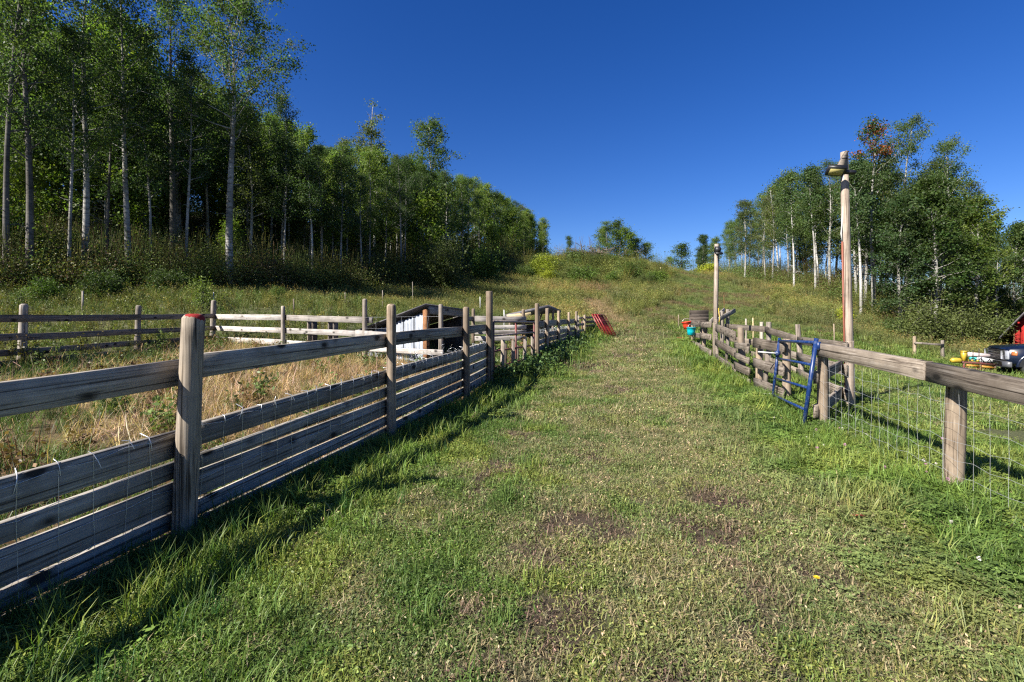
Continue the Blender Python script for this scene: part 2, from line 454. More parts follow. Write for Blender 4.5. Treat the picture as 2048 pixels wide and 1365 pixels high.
# ------------------------------------------------------------------ mesh + object helpers
def fast_mesh(name, V, F, mat=None, smooth=False, col=None):
    """V: (n,3) array; F: list of index arrays, each (m,k)."""
    me = bpy.data.meshes.new(name)
    V = np.asarray(V, np.float32)
    me.vertices.add(len(V)); me.vertices.foreach_set('co', V.ravel())
    F = [np.asarray(f, np.int32) for f in F if len(f)]
    lv = np.concatenate([f.ravel() for f in F])
    tot = np.concatenate([np.full(len(f), f.shape[1], np.int32) for f in F])
    st = np.concatenate([[0], np.cumsum(tot)[:-1]]).astype(np.int32)
    me.loops.add(len(lv)); me.loops.foreach_set('vertex_index', lv)
    me.polygons.add(len(tot)); me.polygons.foreach_set('loop_start', st)
    me.update(calc_edges=True)
    if smooth: me.polygons.foreach_set('use_smooth', np.ones(len(tot), bool))
    if col is not None:
        a = me.attributes.new('col', 'FLOAT_COLOR', 'POINT')
        c = np.ones((len(V), 4), np.float32); c[:, :3] = col
        a.data.foreach_set('color', c.ravel())
    if mat: me.materials.append(mat)
    return me


class MB:
    """Collects shapes and links them as one mesh object."""
    def __init__(s): s.v, s.f, s.n = [], {}, 0

    def add(s, V, faces):
        V = np.asarray(V, float)
        for f in faces:
            s.f.setdefault(len(f), []).append([i + s.n for i in f])
        s.v.append(V); s.n += len(V)
        return s

    def box(s, c, size, R=None, taper=None):
        x, y, z = [v / 2 for v in size]
        k = taper or 1.0
        V = np.array([(-x, -y, -z), (x, -y, -z), (x, y, -z), (-x, y, -z), (-x * k, -y * k, z), (x * k, -y * k, z), (x * k, y * k, z), (-x * k, y * k, z)])
        if R is not None: V = V @ np.array(R).T
        s.add(V + np.array(c), [(0, 3, 2, 1), (4, 5, 6, 7), (0, 1, 5, 4), (1, 2, 6, 5), (2, 3, 7, 6), (3, 0, 4, 7)])
        return s

    def tube(s, pts, rad, n=8, cap=True):
        pts = [np.array(p, float) for p in pts]
        k = len(pts)
        rad = [rad] * k if np.isscalar(rad) else list(rad)
        V = []
        u = None
        for i, p in enumerate(pts):
            t = pts[min(i + 1, k - 1)] - pts[max(i - 1, 0)]
            t = t / (np.linalg.norm(t) + 1e-9)
            if u is None:
                a = np.array((0, 0, 1.0)) if abs(t[2]) < .9 else np.array((1.0, 0, 0))
                u = np.cross(t, a)
            u = u - t * np.dot(u, t); u /= np.linalg.norm(u) + 1e-9
            w = np.cross(t, u)
            for j in range(n):
                an = 2 * math.pi * j / n
                V.append(p + rad[i] * (u * math.cos(an) + w * math.sin(an)))
        F = []
        for i in range(k - 1):
            for j in range(n):
                a, b = i * n + j, i * n + (j + 1) % n
                F.append((a, b, b + n, a + n))
        if cap:
            F.append(tuple(reversed(range(n)))); F.append(tuple(range((k - 1) * n, k * n)))
        return s.add(V, F)

    def prism(s, outline, axis_vec, origin=(0, 0, 0), ex=(1, 0, 0), ez=(0, 0, 1)):
        """Outline of (a,b) points in the plane ex,ez swept along axis_vec."""
        o, ex, ez, av = map(np.array, (origin, ex, ez, axis_vec))
        A = [o + ex * a + ez * b for a, b in outline]
        B = [p + av for p in A]
        n = len(A)
        F = [tuple(range(n)), tuple(reversed(range(n, 2 * n)))] + [(i, i + n, (i + 1) % n + n, (i + 1) % n) for i in range(n)]
        return s.add(A + B, F)

    def mesh(s, name, mat, smooth=False):
        return fast_mesh(name, np.concatenate(s.v), [np.array(f) for f in s.f.values()], mat, smooth)

    def build(s, name, mat, parent=None, loc=None, rot=None, smooth=False):
        return place(name, s.mesh(name, mat, smooth), parent, loc, rot)


def place(name, me, parent=None, loc=None, rot=None):
    o = bpy.data.objects.new(name, me)
    COL.objects.link(o)
    if rot is not None:
        if isinstance(rot, Matrix): o.rotation_euler = rot.to_euler()
        else: o.rotation_euler = rot
    l = Vector(loc) if loc is not None else Vector((0, 0, 0))
    if parent is not None:
        o.parent = parent
        p = parent
        while p is not None and loc is not None:      # loc is given in world space, ancestors carry no turn
            l = l - p.location
            p = p.parent
    o.location = l
    return o


def tag(o, label, cat, group=None, kind=None):
    if label: o['label'] = label
    if cat: o['category'] = cat
    if group: o['group'] = group
    if kind: o['kind'] = kind
    return o


def thing(name, label, cat, loc, group=None):
    o = bpy.data.objects.new(name, None)
    o.empty_display_size = .2
    COL.objects.link(o)
    o.location = loc
    return tag(o, label, cat, group)


def frame_rot(dirv, up=(0, 0, 1)):
    x = Vector(dirv).normalized()
    y = Vector(up).cross(x).normalized()
    z = x.cross(y)
    return Matrix((x, y, z)).transposed()


def board(parent, a, b, h, th=.04, mat='board', name='board', warp=.006, up=(0, 0, 1)):
    """A plank from a to b (points on its centre line), h high and th thick, with eased edges and a little warp; local X is its length."""
    a, b = Vector(a), Vector(b)
    Ln = (b - a).length
    e = min(.003, th * .2)
    prof = [(-th / 2, -h / 2 + e), (-th / 2 + e, -h / 2), (th / 2 - e, -h / 2), (th / 2, -h / 2 + e), (th / 2, h / 2 - e), (th / 2 - e, h / 2), (-th / 2 + e, h / 2), (-th / 2, h / 2 - e)]
    k = 3 if Ln < 1 else 5
    ph = random.random() * 6
    V, F = [], []
    for i in range(k):
        t = i / (k - 1)
        wz = warp * math.sin(ph + t * 3.1); wy = warp * .6 * math.sin(ph * 1.7 + t * 2.5)
        j = random.uniform(-.5, .5) * warp
        for (y, z) in prof:
            V.append(((t - .5) * Ln, y + wy, z + wz + j * (1 if z > 0 else -.6)))
    for i in range(k - 1):
        for q in range(8):
            F.append((i * 8 + q, i * 8 + (q + 1) % 8, (i + 1) * 8 + (q + 1) % 8, (i + 1) * 8 + q))
    mb = MB().add(V, [tuple(reversed(f)) for f in F] + [tuple(range(8)), tuple(reversed(range((k - 1) * 8, k * 8)))])
    return mb.build(name, M[mat], parent, (a + b) / 2, frame_rot(b - a, up))


def post(parent, x, y, z0, z1, r, mat='post', lean=(0, 0), name='post', n=12, dome=True, square=False):
    hgt = z1 - z0
    mb = MB()
    if square:
        mb.tube([(0, 0, -.3), (lean[0] * .5, lean[1] * .5, hgt * .5), (lean[0], lean[1], hgt)], [r * 1.3, r * 1.28, r * 1.25], 4)
    else:
        jj = [random.uniform(-.06, .06) for _ in range(6)]
        pts, rr = [], []
        for i, t in enumerate((-.15, 0, .2, .45, .7, .9)):
            pts.append((lean[0] * t + r * jj[i] * .5, lean[1] * t, hgt * t)); rr.append(r * (1.04 - .1 * t) * (1 + jj[i] * .5))
        top = Vector((lean[0], lean[1], 0))
        pts.append((top.x, top.y, hgt - (r * .45 if dome else .012))); rr.append(r * .94)
        if dome:
            pts.append((top.x, top.y, hgt - r * .12)); rr.append(r * .74)
        pts.append((top.x, top.y, hgt)); rr.append(r * (.45 if dome else .9))
        mb.tube(pts, rr, n)
    return mb.build(name, M[mat], parent, (x, y, z0), smooth=False if square else True)


# ------------------------------------------------------------------ ground
def axis(lo, hi, fine_lo, fine_hi, step, grow):
    v = list(np.arange(fine_lo, fine_hi + 1e-6, step))
    s, x = step, fine_hi
    while x < hi:
        s = min(s * grow, 40); x += s; v.append(x)
    s, x = step, fine_lo
    while x > lo:
        s = min(s * grow, 40); x -= s; v.insert(0, x)
    return np.array(v)


gx = axis(-700, 700, -6, 9, .13, 1.055)
gy = axis(-500, 900, 1.2, 14, .13, 1.05)
GX, GY = np.meshgrid(gx, gy, indexing='ij')
GZ = H(GX, GY)


def zones(x, y):
    pen = in_poly(x, y, PEN).astype(float)
    fo = forest_amt(x, y)
    hill = sstep(23, 27, y) * (1 - fo)
    return pen, fo, hill


def hill_mown(x, y):
    """The grazed strip that climbs the right of the hill and the green between the pens."""
    px = colpx(x, y)
    c = np.interp(y, [8, 20, 30, 40, 55, 75], [11, 11.5, 14, 17.5, 22, 27])
    w = np.interp(y, [8, 20, 30, 40, 55, 75], [7, 6.5, 6, 5, 4.5, 3])
    n = fbm(x * .25, y * .25, 77) - .5
    return 1 - sstep(.75, 1.15, np.abs(x - c) / w + n * 1.3 + (vnoise(x * .9, y * .9, 78) - .5) * .5)


gc = np.zeros(GX.shape + (3,))
pen, fo, hill = zones(GX, GY)
da = dirt_amt(GX, GY)
nz = fbm(GX * .7, GY * .7, 3)[..., None]
lawn = np.array((.07, .082, .038)) * (1 - nz) + np.array((.11, .105, .06)) * nz
soil = np.array((.07, .052, .04))
straw = np.array((.13, .095, .055))
hillc = np.array((.085, .085, .03)) * (1 - nz) + np.array((.15, .115, .05)) * nz
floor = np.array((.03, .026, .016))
gc[:] = lawn
gc = gc * (1 - da[..., None]) + soil * da[..., None]
gc = gc * (1 - pen[..., None]) + straw * pen[..., None]
hm = hill_mown(GX, GY)[..., None]
hc = hillc * (1 - hm) + np.array((.085, .10, .032)) * hm
gc = gc * (1 - hill[..., None]) + hc * hill[..., None]
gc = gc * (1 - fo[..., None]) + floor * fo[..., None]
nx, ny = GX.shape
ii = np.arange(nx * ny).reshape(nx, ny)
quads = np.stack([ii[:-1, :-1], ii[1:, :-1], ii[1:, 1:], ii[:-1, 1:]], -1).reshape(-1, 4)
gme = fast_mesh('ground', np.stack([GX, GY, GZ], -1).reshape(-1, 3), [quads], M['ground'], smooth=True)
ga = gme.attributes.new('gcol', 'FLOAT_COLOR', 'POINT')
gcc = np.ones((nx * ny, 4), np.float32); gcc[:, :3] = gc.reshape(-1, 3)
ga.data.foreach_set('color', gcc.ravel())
ground = place('ground', gme)
ground['kind'] = 'structure'


# ------------------------------------------------------------------ plant building blocks
def blades(n, spread, hlo, hhi, wlo, whi, bend, lie=0.0, dark=.55, rng=RNG, dry=0.0, head=0.0):
    """n grass blades of two segments each: V, faces, tint."""
    az = rng.uniform(0, 2 * np.pi, n)
    rr = spread * np.sqrt(rng.uniform(0, 1, n)); ra = rng.uniform(0, 2 * np.pi, n)
    bx, by = rr * np.cos(ra), rr * np.sin(ra)
    Ln = rng.uniform(hlo, hhi, n)
    w = rng.uniform(wlo, whi, n) / 2
    tilt0 = rng.uniform(0, .35, n) + (rng.uniform(0, 1, n) < lie) * rng.uniform(.7, 1.15, n)
    tilt1 = tilt0 + rng.uniform(.2, 1.0, n) * bend
    tilt1 = np.minimum(tilt1, 1.75)
    dx, dy = np.cos(az), np.sin(az)
    sx, sy = -dy, dx
    m = np.stack([bx + dx * np.sin(tilt0) * Ln * .5, by + dy * np.sin(tilt0) * Ln * .5, np.cos(tilt0) * Ln * .5 + .004], -1)
    t = m + np.stack([dx * np.sin(tilt1) * Ln * .5, dy * np.sin(tilt1) * Ln * .5, np.cos(tilt1) * Ln * .5], -1)
    t[:, 2] = np.maximum(t[:, 2], .005)
    b = np.stack([bx, by, np.full(n, -.01)], -1)
    side = np.stack([sx, sy, np.zeros(n)], -1)
    V = np.stack([b - side * w[:, None], b + side * w[:, None], m + side * w[:, None] * .85, m - side * w[:, None] * .85, t], 1).reshape(-1, 3)
    i0 = np.arange(n)[:, None] * 5
    q = np.hstack([i0, i0 + 1, i0 + 2, i0 + 3]); tr = np.hstack([i0 + 3, i0 + 2, i0 + 4])
    v = rng.uniform(.65, 1.35, n)
    isdry = rng.uniform(0, 1, n) < dry
    c = np.stack([v, v, v], -1)
    c[:, 0] *= rng.uniform(.85, 1.2, n)
    c[isdry] = np.array((1.5, 1.3, 1.35)) * rng.uniform(.7, 1.2, (isdry.sum(), 1))
    return V, [q, tr], np.repeat(c, 5, 0)


def leaves(cent, size, rng=RNG, flat=0.0, tint=None, aspect=.62, droop=0.0):
    """A rhombic leaf at each centre with its own direction."""
    n = len(cent)
    d = rng.normal(size=(n, 3)); d[:, 2] = d[:, 2] * (1 - flat) - droop
    d /= np.linalg.norm(d, axis=1)[:, None]
    up = rng.normal(size=(n, 3)) * (1 - flat * .85) + np.array((0, 0, 1.0)) * (flat * 1.5 + .35)
    s = np.cross(d, up); s /= np.linalg.norm(s, axis=1)[:, None] + 1e-9
    sz = (size * rng.uniform(.65, 1.3, n))[:, None]
    V = np.stack([cent - d * sz * .5, cent + s * sz * aspect * .5 - d * sz * .08, cent + d * sz * .5, cent - s * sz * aspect * .5 - d * sz * .08], 1).reshape(-1, 3)
    i0 = np.arange(n)[:, None] * 4
    F = np.hstack([i0, i0 + 1, i0 + 2, i0 + 3])
    v = rng.uniform(.75, 1.25, n)[:, None]
    c = np.ones((n, 3)) * v if tint is None else tint * v
    return V, [F], np.repeat(c, 4, 0)


def join(parts):
    V, F, C, n = [], {}, [], 0
    for v, fs, c in parts:
        V.append(v); C.append(c)
        for f in fs:
            F.setdefault(f.shape[1], []).append(f + n)
        n += len(v)
    return np.concatenate(V), [np.concatenate(f) for f in F.values()], np.concatenate(C)


def stem_part(pts, r, col, n=4):
    mb = MB().tube(pts, r, n, cap=False)
    V = np.concatenate(mb.v)
    return V, [np.array(f) for f in mb.f.values()], np.tile(np.array(col, float), (len(V), 1))


LIB_N = [0]
def source(parts, mat):
    """A clump used only as a scatter source: never linked to the scene itself."""
    V, F, C = join(parts)
    LIB_N[0] += 1
    me = fast_mesh('clump_%03d' % LIB_N[0], V, F, mat, col=C)
    return bpy.data.objects.new('clump_%03d' % LIB_N[0], me)


def scatter(name, srcs, pos, idx, scl, tint, tilt=.12, label=None, cat=None, rng=RNG, normal_up=True):
    n = len(pos)
    lib = bpy.data.collections.new(name + '_clumps')
    for s in srcs: lib.objects.link(s)
    me = bpy.data.meshes.new(name)
    me.vertices.add(n)
    me.vertices.foreach_set('co', np.asarray(pos, np.float32).ravel())
    rot = np.stack([rng.normal(0, tilt, n), rng.normal(0, tilt, n), rng.uniform(0, 2 * np.pi, n)], -1)
    a = me.attributes.new('rot', 'FLOAT_VECTOR', 'POINT'); a.data.foreach_set('vector', rot.astype(np.float32).ravel())
    a = me.attributes.new('scl', 'FLOAT', 'POINT'); a.data.foreach_set('value', np.asarray(scl, np.float32))
    a = me.attributes.new('idx', 'INT', 'POINT'); a.data.foreach_set('value', np.asarray(idx, np.int32))
    a = me.attributes.new('tint', 'FLOAT_COLOR', 'POINT')
    c = np.ones((n, 4), np.float32); c[:, :3] = tint
    a.data.foreach_set('color', c.ravel())
    o = bpy.data.objects.new(name, me)
    COL.objects.link(o)
    g = bpy.data.node_groups.new(name + '_scatter', 'GeometryNodeTree')
    g.interface.new_socket('Geometry', in_out='INPUT', socket_type='NodeSocketGeometry')
    g.interface.new_socket('Geometry', in_out='OUTPUT', socket_type='NodeSocketGeometry')
    N, L = g.nodes, g.links
    gi, go = N.new('NodeGroupInput'), N.new('NodeGroupOutput')
    ci = N.new('GeometryNodeCollectionInfo')
    ci.inputs['Collection'].default_value = lib
    ci.inputs['Separate Children'].default_value = True
    ci.inputs['Reset Children'].default_value = True
    ip = N.new('GeometryNodeInstanceOnPoints')
    ip.inputs['Pick Instance'].default_value = True
    def attr(nm, ty):
        q = N.new('GeometryNodeInputNamedAttribute'); q.data_type = ty; q.inputs['Name'].default_value = nm
        return q.outputs['Attribute']
    L.new(gi.outputs[0], ip.inputs['Points'])
    L.new(ci.outputs[0], ip.inputs['Instance'])
    L.new(attr('idx', 'INT'), ip.inputs['Instance Index'])
    L.new(attr('rot', 'FLOAT_VECTOR'), ip.inputs['Rotation'])
    L.new(attr('scl', 'FLOAT'), ip.inputs['Scale'])
    L.new(ip.outputs[0], go.inputs[0])
    md = o.modifiers.new('scatter', 'NODES'); md.node_group = g
    o['kind'] = 'stuff'
    if label: o['label'] = label
    if cat: o['category'] = cat
    return o


# ------------------------------------------------------------------ near left fence
def wire_net(parent, pts, zlo, zhi, step=.15, rows=None, wob=.012, r=.0016, off=(0, 0), bent=False, name='wire_mesh'):
    """Woven stock wire following a polyline: vertical stays and line wires, a little slack and out of true."""
    mb = MB()
    rows = rows or [0, .14, .3, .48, .68, .9, 1.0]
    for k, ((ax, ay), (bx, by)) in enumerate(zip(pts[:-1], pts[1:])):
        Ln = math.hypot(bx - ax, by - ay)
        n = max(2, int(Ln / step))
        z0a, z0b, z1a, z1b = zlo[k], zlo[k + 1], zhi[k], zhi[k + 1]
        def pt(t, s):
            lo, hi = z0a + (z0b - z0a) * t, z1a + (z1b - z1a) * t
            return np.array((ax + (bx - ax) * t + off[0] + math.sin(t * 31 + s * 7 + k) * wob * .5, ay + (by - ay) * t + off[1] + math.cos(t * 23 + s * 9) * wob * .5, lo + (hi - lo) * s + math.sin(t * 40 + s * 5 + k) * wob))
        for s in rows:
            mb.tube([pt(i / n, s) for i in range(n + 1)], r, 4, cap=False)
        for i in range(n + 1):
            jx = random.uniform(-.3, .3) / n
            stay = [pt(min(1, max(0, i / n + jx * s * .5)), s) for s in (0, .25, .5, .75, 1.0)]
            mb.tube(stay, r, 4, cap=False)
            if bent:      # cut ends of the stays stand up and fold over the board
                top = stay[-1]
                dr = np.array((off[0], off[1], 0)); dr = dr / (np.linalg.norm(dr) + 1e-9)
                lx = random.uniform(-.025, .025)
                q = random.uniform(.04, .085)
                mb.tube([top - dr * .004 + np.array((lx * .9, lx * .9, -q)), top - dr * .006 + np.array((lx * .4, lx * .4, -q * .4)), top + np.array((0, 0, .006)), top + dr * random.uniform(.02, .06) + np.array((random.uniform(-.03, .03), random.uniform(-.03, .03), random.uniform(.0, .035)))], r * 1.7, 4, cap=False)
    return mb.build(name, M['wire'], parent)


def wire_fix(o, parent):
    o.location = -parent.location
    return o


FENCE_GROUP = 'board fences round the pens'
lf = thing('board_fence', 'long grey board fence left of the lane, its nearest post topped with red paint', 'fence', (-2.05, 3.02, 0), FENCE_GROUP)
LP = [(-2.68, .70, 1.32, .068), (-2.05, 3.02, 1.372, .068), (-1.36, 5.45, 1.50, .056), (-.72, 7.7, 1.517, .054), (-.42, 9.2, 1.845, .069)]
pn = Vector((.96, -.27, 0))
for i, (x, y, zt, r) in enumerate(LP):
    q = post(lf, x, y, h1(x, y) - .05, zt, r, 'post_red' if i == 1 else 'post', lean=((.06, .0), (.062, 0.0), (0, 0), (-.01, 0), (-.012, 0))[i], dome=(i != 4))
    if i == 1: q['label'] = 'post with red paint on its rounded top'
    if i == 4: q['label'] = 'tallest post, flat topped, holding the gate'
# rails as (top, bottom) heights at the start and end of every bay
bays = [((-2.68, .70), (-2.05, 3.02), [((1.01, .855), (1.09, .92)), ((.585, .40), (.644, .478)), ((.375, .265), (.447, .335)), ((.255, .07), (.325, .147)), ((.06, -.05), (.135, .02)), ((-.07, -.2), (.005, -.12))]),
        ((-2.05, 3.02), (-1.36, 5.45), [((1.105, .95), (1.165, 1.005)), ((.655, .485), (.76, .60)), ((.455, .345), (.555, .45)), ((.335, .155), (.435, .255)), ((.145, .03), (.245, .135)), ((.02, -.1), (.125, -.02))]),
        ((-1.36, 5.45), (-.72, 7.7), [((1.165, 1.02), (1.205, 1.05)), ((.765, .60), (.84, .685)), ((.585, .46), (.665, .55)), ((.445, .27), (.535, .36)), ((.255, .15), (.345, .24)), ((.135, .0), (.225, .08))]),
        ((-.72, 7.7), (-.42, 9.2), [((1.2, 1.06), (1.21, 1.09)), ((.85, .70), (.89, .745)), ((.68, .56), (.73, .60)), ((.54, .38), (.585, .42)), ((.36, .24), (.405, .285)), ((.225, .08), (.27, .13))])]
for (a, b, rails) in bays:
    dv = Vector((b[0] - a[0], b[1] - a[1], 0)).normalized()
    nv = Vector((-dv.y, dv.x, 0))                     # towards the pen
    for k, ((t0, b0), (t1, b1)) in enumerate(rails):
        o = nv * (.072 + random.uniform(0, .006))
        h = ((t0 - b0) + (t1 - b1)) / 2 - (.014 if k else 0)
        board(lf, Vector((a[0], a[1], (t0 + b0) / 2)) + o + dv * (.05 if a[1] > 3 else 0), Vector((b[0], b[1], (t1 + b1) / 2)) + o + dv * .04, h, .043 if k else .04, 'board')
nv0 = Vector((-.96, .27, 0)).normalized()
wire_fix(wire_net(lf, LP and [(p[0], p[1]) for p in LP], [-.05, .02, .06, .1, .14], [.512, .655, .77, .85, .90], step=.16, rows=[0, .2, .42, .68, .95], off=(-.044, .012), bent=True), lf)
# twists of loose wire above the boards next to the tall post
mb = MB()
for k in range(14):
    t = random.uniform(.1, .95)
    x, y, z = -.72 - .64 * (1 - t) * 1 + random.uniform(-.02, .02) - .08, 5.45 + 2.25 * t, .78 + .08 * t
    pts = [(x, y, z)]
    for s in range(4):
        pts.append((pts[-1][0] + random.uniform(-.04, .04), pts[-1][1] + random.uniform(-.09, .09), pts[-1][2] + random.uniform(.0, .05)))
    mb.tube(pts, .002, 4, cap=False)
q = wire_fix(mb.build('loose_wire', M['wire'], lf), lf); q['kind'] = 'stuff'

# ------------------------------------------------------------------ red tube gate in the left fence
gt = thing('tube_gate', 'rusty red tube gate with upright wooden slats, hung on the tall flat-topped post', 'gate', (-.36, 9.32, .1))
A, B = Vector((-.36, 9.33, 0)), Vector((.53, 11.6, 0))
def gp(t, z0, z1=None): return (A + (B - A) * t) + Vector((0, 0, z0 if z1 is None else z0 + (z1 - z0) * t))
for (z0, z1) in ((1.27, 1.23), (.99, .99), (.69, .685), (.38, .394), (.13, .18)):
    mb = MB().tube([gp(0, z0), gp(1, z1)], .023 if z0 > 1.2 else .02, 8)
    wire_fix(mb.build('bar', M['brown_tube'] if z0 > .9 else M['rust_red'], gt), gt)
for t in (0.0, .5, 1.0):
    mb = MB().tube([gp(t, 1.27, 1.23), gp(t, .1, .15)], .022 if t else .024, 8)
    wire_fix(mb.build('upright', M['rust_red'], gt), gt)
gd = (B - A).normalized(); gn = Vector((gd.y, -gd.x, 0))
for t, z0, z1, tl in ((.12, .1, .90, .06), (.36, .12, .86, .05), (.66, .16, .86, .03), (.9, .18, .9, -.02)):
    board(gt, gp(t, z0) + gn * .05, gp(t + tl * .5, z1) + gn * .055, .075, .03, 'old_board', 'slat', up=tuple(gn))
for t, z0, z1 in ((.05, .18, .78), (.3, .2, .80), (.58, .2, .74), (.8, .24, .80)):
    board(gt, gp(t, z0) - gn * .05, gp(t, z1) - gn * .05, .07, .03, 'dark_board', 'slat', up=tuple(gn))

# ------------------------------------------------------------------ left fence beyond the gate
f2 = thing('board_fence', 'grey board fence beyond the rusty gate, running on to the leaning red panels', 'fence', (.62, 11.95, .15), FENCE_GROUP)
F2 = [(.62, 11.9, 1.69, .058), (.96, 13.3, 1.60, .054), (1.48, 15.2, 1.555, .05), (2.05, 17.4, 1.53, .05), (2.52, 19.0, 1.585, .055), (3.22, 21.5, 1.46, .06), (4.15, 24.3, 1.4, .055)]
for (x, y, zt, r) in F2:
    post(f2, x, y, h1(x, y) - .05, zt, r, 'post', lean=(random.uniform(-.02, .02), 0), dome=False, n=10)
for i in range(4):
    (x0, y0, _, _), (x1, y1, _, _) = F2[i], F2[i + 1]
    dv = Vector((x1 - x0, y1 - y0, 0)).normalized(); nv = Vector((-dv.y, dv.x, 0)) * .07
    for zt, hh in ((1.24, .17), (.93, .14), (.755, .12), (.6, .17), (.395, .11), (.255, .13)):
        z = zt - hh / 2 + .012 * i
        board(f2, Vector((x0, y0, z)) + nv, Vector((x1, y1, z + .012)) + nv, hh, .038, 'board')
wire_fix(wire_net(f2, [(p[0], p[1]) for p in F2[:5]], [.3] * 5, [1.02] * 5, step=.15, rows=[0, .5, .85, 1], off=(-.045, .012), bent=True), f2)
for (a, b, zs) in (((2.60, 19.25), (3.2, 21.45), ((1.30, .07),)), ((3.22, 21.5), (4.15, 24.3), ((1.33, .1), (1.12, .13), (.93, .13), (.75, .13), (.57, .13)))):
    for z, hh in zs:
        board(f2, (a[0] - .06, a[1], z), (b[0] - .06, b[1], z + .02), hh, .038, 'pale_board' if z == 1.30 else 'board')
board(f2, (2.66, 19.35, .3), (2.66, 19.35, 1.42), .07, .05, 'grey_post', 'upright', up=(1, 0, 0))
q = MB().tube([(2.98, 20.6, .35), (2.98, 20.6, 1.3)], .025, 8).build('upright', M['rust_red'], f2); wire_fix(q, f2)
for z in (.55, .8, 1.05):
    board(f2, (2.6, 19.2, z), (3.15, 21.2, z), .1, .035, 'board')

# red panels leaning at the end of that fence
PANEL_LBL = ['red tube panel leaning outermost of the stack at the end of the left fence', 'red tube panel leaning in the middle of the stack beside the left fence end', 'red tube panel leaning innermost against the end of the left fence']
slope = Vector((.62, -.12, -1.15)); across = Vector((.42, .9, 0)).normalized()
for k in range(3):
    base_top = Vector((3.86 - .10 * k, 21.9 + .12 * k, 1.46 + .01 * k))
    pnl = thing('gate_panel', PANEL_LBL[k], 'gate panel', (4.5 - .1 * k, 21.8, .3), 'red gate panels leaning on the fence')
    wdt = 1.35 - .1 * k
    a0 = base_top; a1 = base_top + across * wdt; s = slope.normalized() * 1.36
    b0, b1 = a0 + s, a1 + s
    for nm, p, r_ in (('rail', (a0, a1), .026), ('rail', (b0, b1), .026), ('rail', (a0 + s * .25, a1 + s * .25), .02)):
        wire_fix(MB().tube(p, r_, 8).build(nm, M['red_paint'], pnl), pnl)
    for j in range(7):
        t = j / 6
        wire_fix(MB().tube((a0.lerp(a1, t), b0.lerp(b1, t)), .022 if j in (0, 6) else .012, 8).build('bar', M['red_paint'], pnl), pnl)

# ------------------------------------------------------------------ pen: side and back fences
sf = thing('board_fence', 'shaded dark three-rail board fence along the left side of the straw pen, backed by weeds', 'fence', (-9.7, 11, .4), FENCE_GROUP)
SP = [(-9.95, 6.9, 1.5, .07), (-9.84, 9.7, 1.62, .072), (-9.70, 12.5, 1.66, .07), (-9.3, 15.0, 1.88, .08)]
for (x, y, zt, r) in SP:
    post(sf, x, y, h1(x, y) - .1, zt, r, 'grey_post', lean=(.05, 0), dome=True, n=10)
for (p0, p1) in zip(SP[:-1], SP[1:]):
    for zt, hh in ((1.405, .145), (1.03, .135), (.735, .13), (.52, .12)):
        t0, t1 = (0, .01) if p1[1] > 12.6 else (-.005, 0)
        board(sf, (p0[0] + .09, p0[1], zt - hh / 2 + t0 + (p0[1] - 9.7) * .008), (p1[0] + .09, p1[1], zt - hh / 2 + t1 + (p1[1] - 9.7) * .008), hh, .04, 'old_board')  # darker wood than the back run, painting in the shade on these faces
bf = thing('board_fence', 'sunlit pale three-rail board fence across the back of the straw pen', 'fence', (-6.25, 13.2, .42), FENCE_GROUP)
BP = [(-6.25, 13.2, 1.66, .055), (-3.5, 11.5, 1.79, .06), (-1.51, 10.26, 1.63, .05)]
for (x, y, zt, r) in BP:
    post(bf, x, y, h1(x, y) - .1, zt, r, 'grey_post', dome=True, n=10)
for (p0, p1) in zip([SP[3]] + BP[:1], BP[:2]):
    for zt, z1, hh in ((1.45, 1.40, .155), (1.09, 1.07, .145), (.76, .70, .15)):
        e = Vector((p1[0] - p0[0], p1[1] - p0[1], 0)).normalized()
        off = Vector((-.04, .09, 0)) if p1 is BP[0] else Vector((.0, .085, 0))
        end = Vector((p1[0], p1[1], 0)) + (e * .22 if p1 is BP[1] else e * .03)
        zz0, zz1 = (zt, zt - .03) if p1 is BP[0] else (zt - .03, z1 - .04)
        board(bf, Vector((p0[0], p0[1], zz0 - hh / 2)) + off + e * .06, end + Vector((0, 0, zz1 - hh / 2)) + off, hh, .04, 'pale_board')  # paler wood than the side run, sunlight partly put into its colour
board(bf, (-3.75, 11.62, .97), (-2.7, 10.95, .93), .15, .04, 'pale_board')
board(bf, (-3.3, 11.3, .62), (-1.45, 10.17, .60), .12, .04, 'pale_board')
for t in (.30, .36, .56, .62):
    x, y = -6.25 + 2.75 * t, 13.2 - 1.7 * t
    board(bf, (x + .05, y + .17, .45), (x + .05, y + .17, 1.32), .15, .03, 'old_board', 'picket', up=(0.53, .85, 0))
wire_fix(wire_net(bf, [(-3.5, 11.5), (-1.51, 10.26)], [.9, .9], [1.36, 1.36], step=.35, rows=[0, .4, 1.0], off=(0, -.07)), bf)

# cross fence between the two shelters
cf = thing('board_fence', 'pale board fence seen through the gate bars, in front of the dark roofed shelter', 'fence', (-.2, 15.2, .4), FENCE_GROUP)
CP = [(-1.2, 15.0, 1.62, .055), (.36, 15.3, 1.6, .06)]
for (x, y, zt, r) in CP:
    post(cf, x, y, h1(x, y) - .1, zt, r, 'post', dome=True, n=10)
for z, hh in ((1.31, .17), (1.06, .12), (.9, .13), (.7, .15)):
    board(cf, (-1.15, 14.9, z), (.45, 15.2, z - .02), hh, .04, 'pale_board')
board(cf, (-1.7, 14.1, 1.30), (-1.2, 15.0, 1.31), .14, .04, 'board')

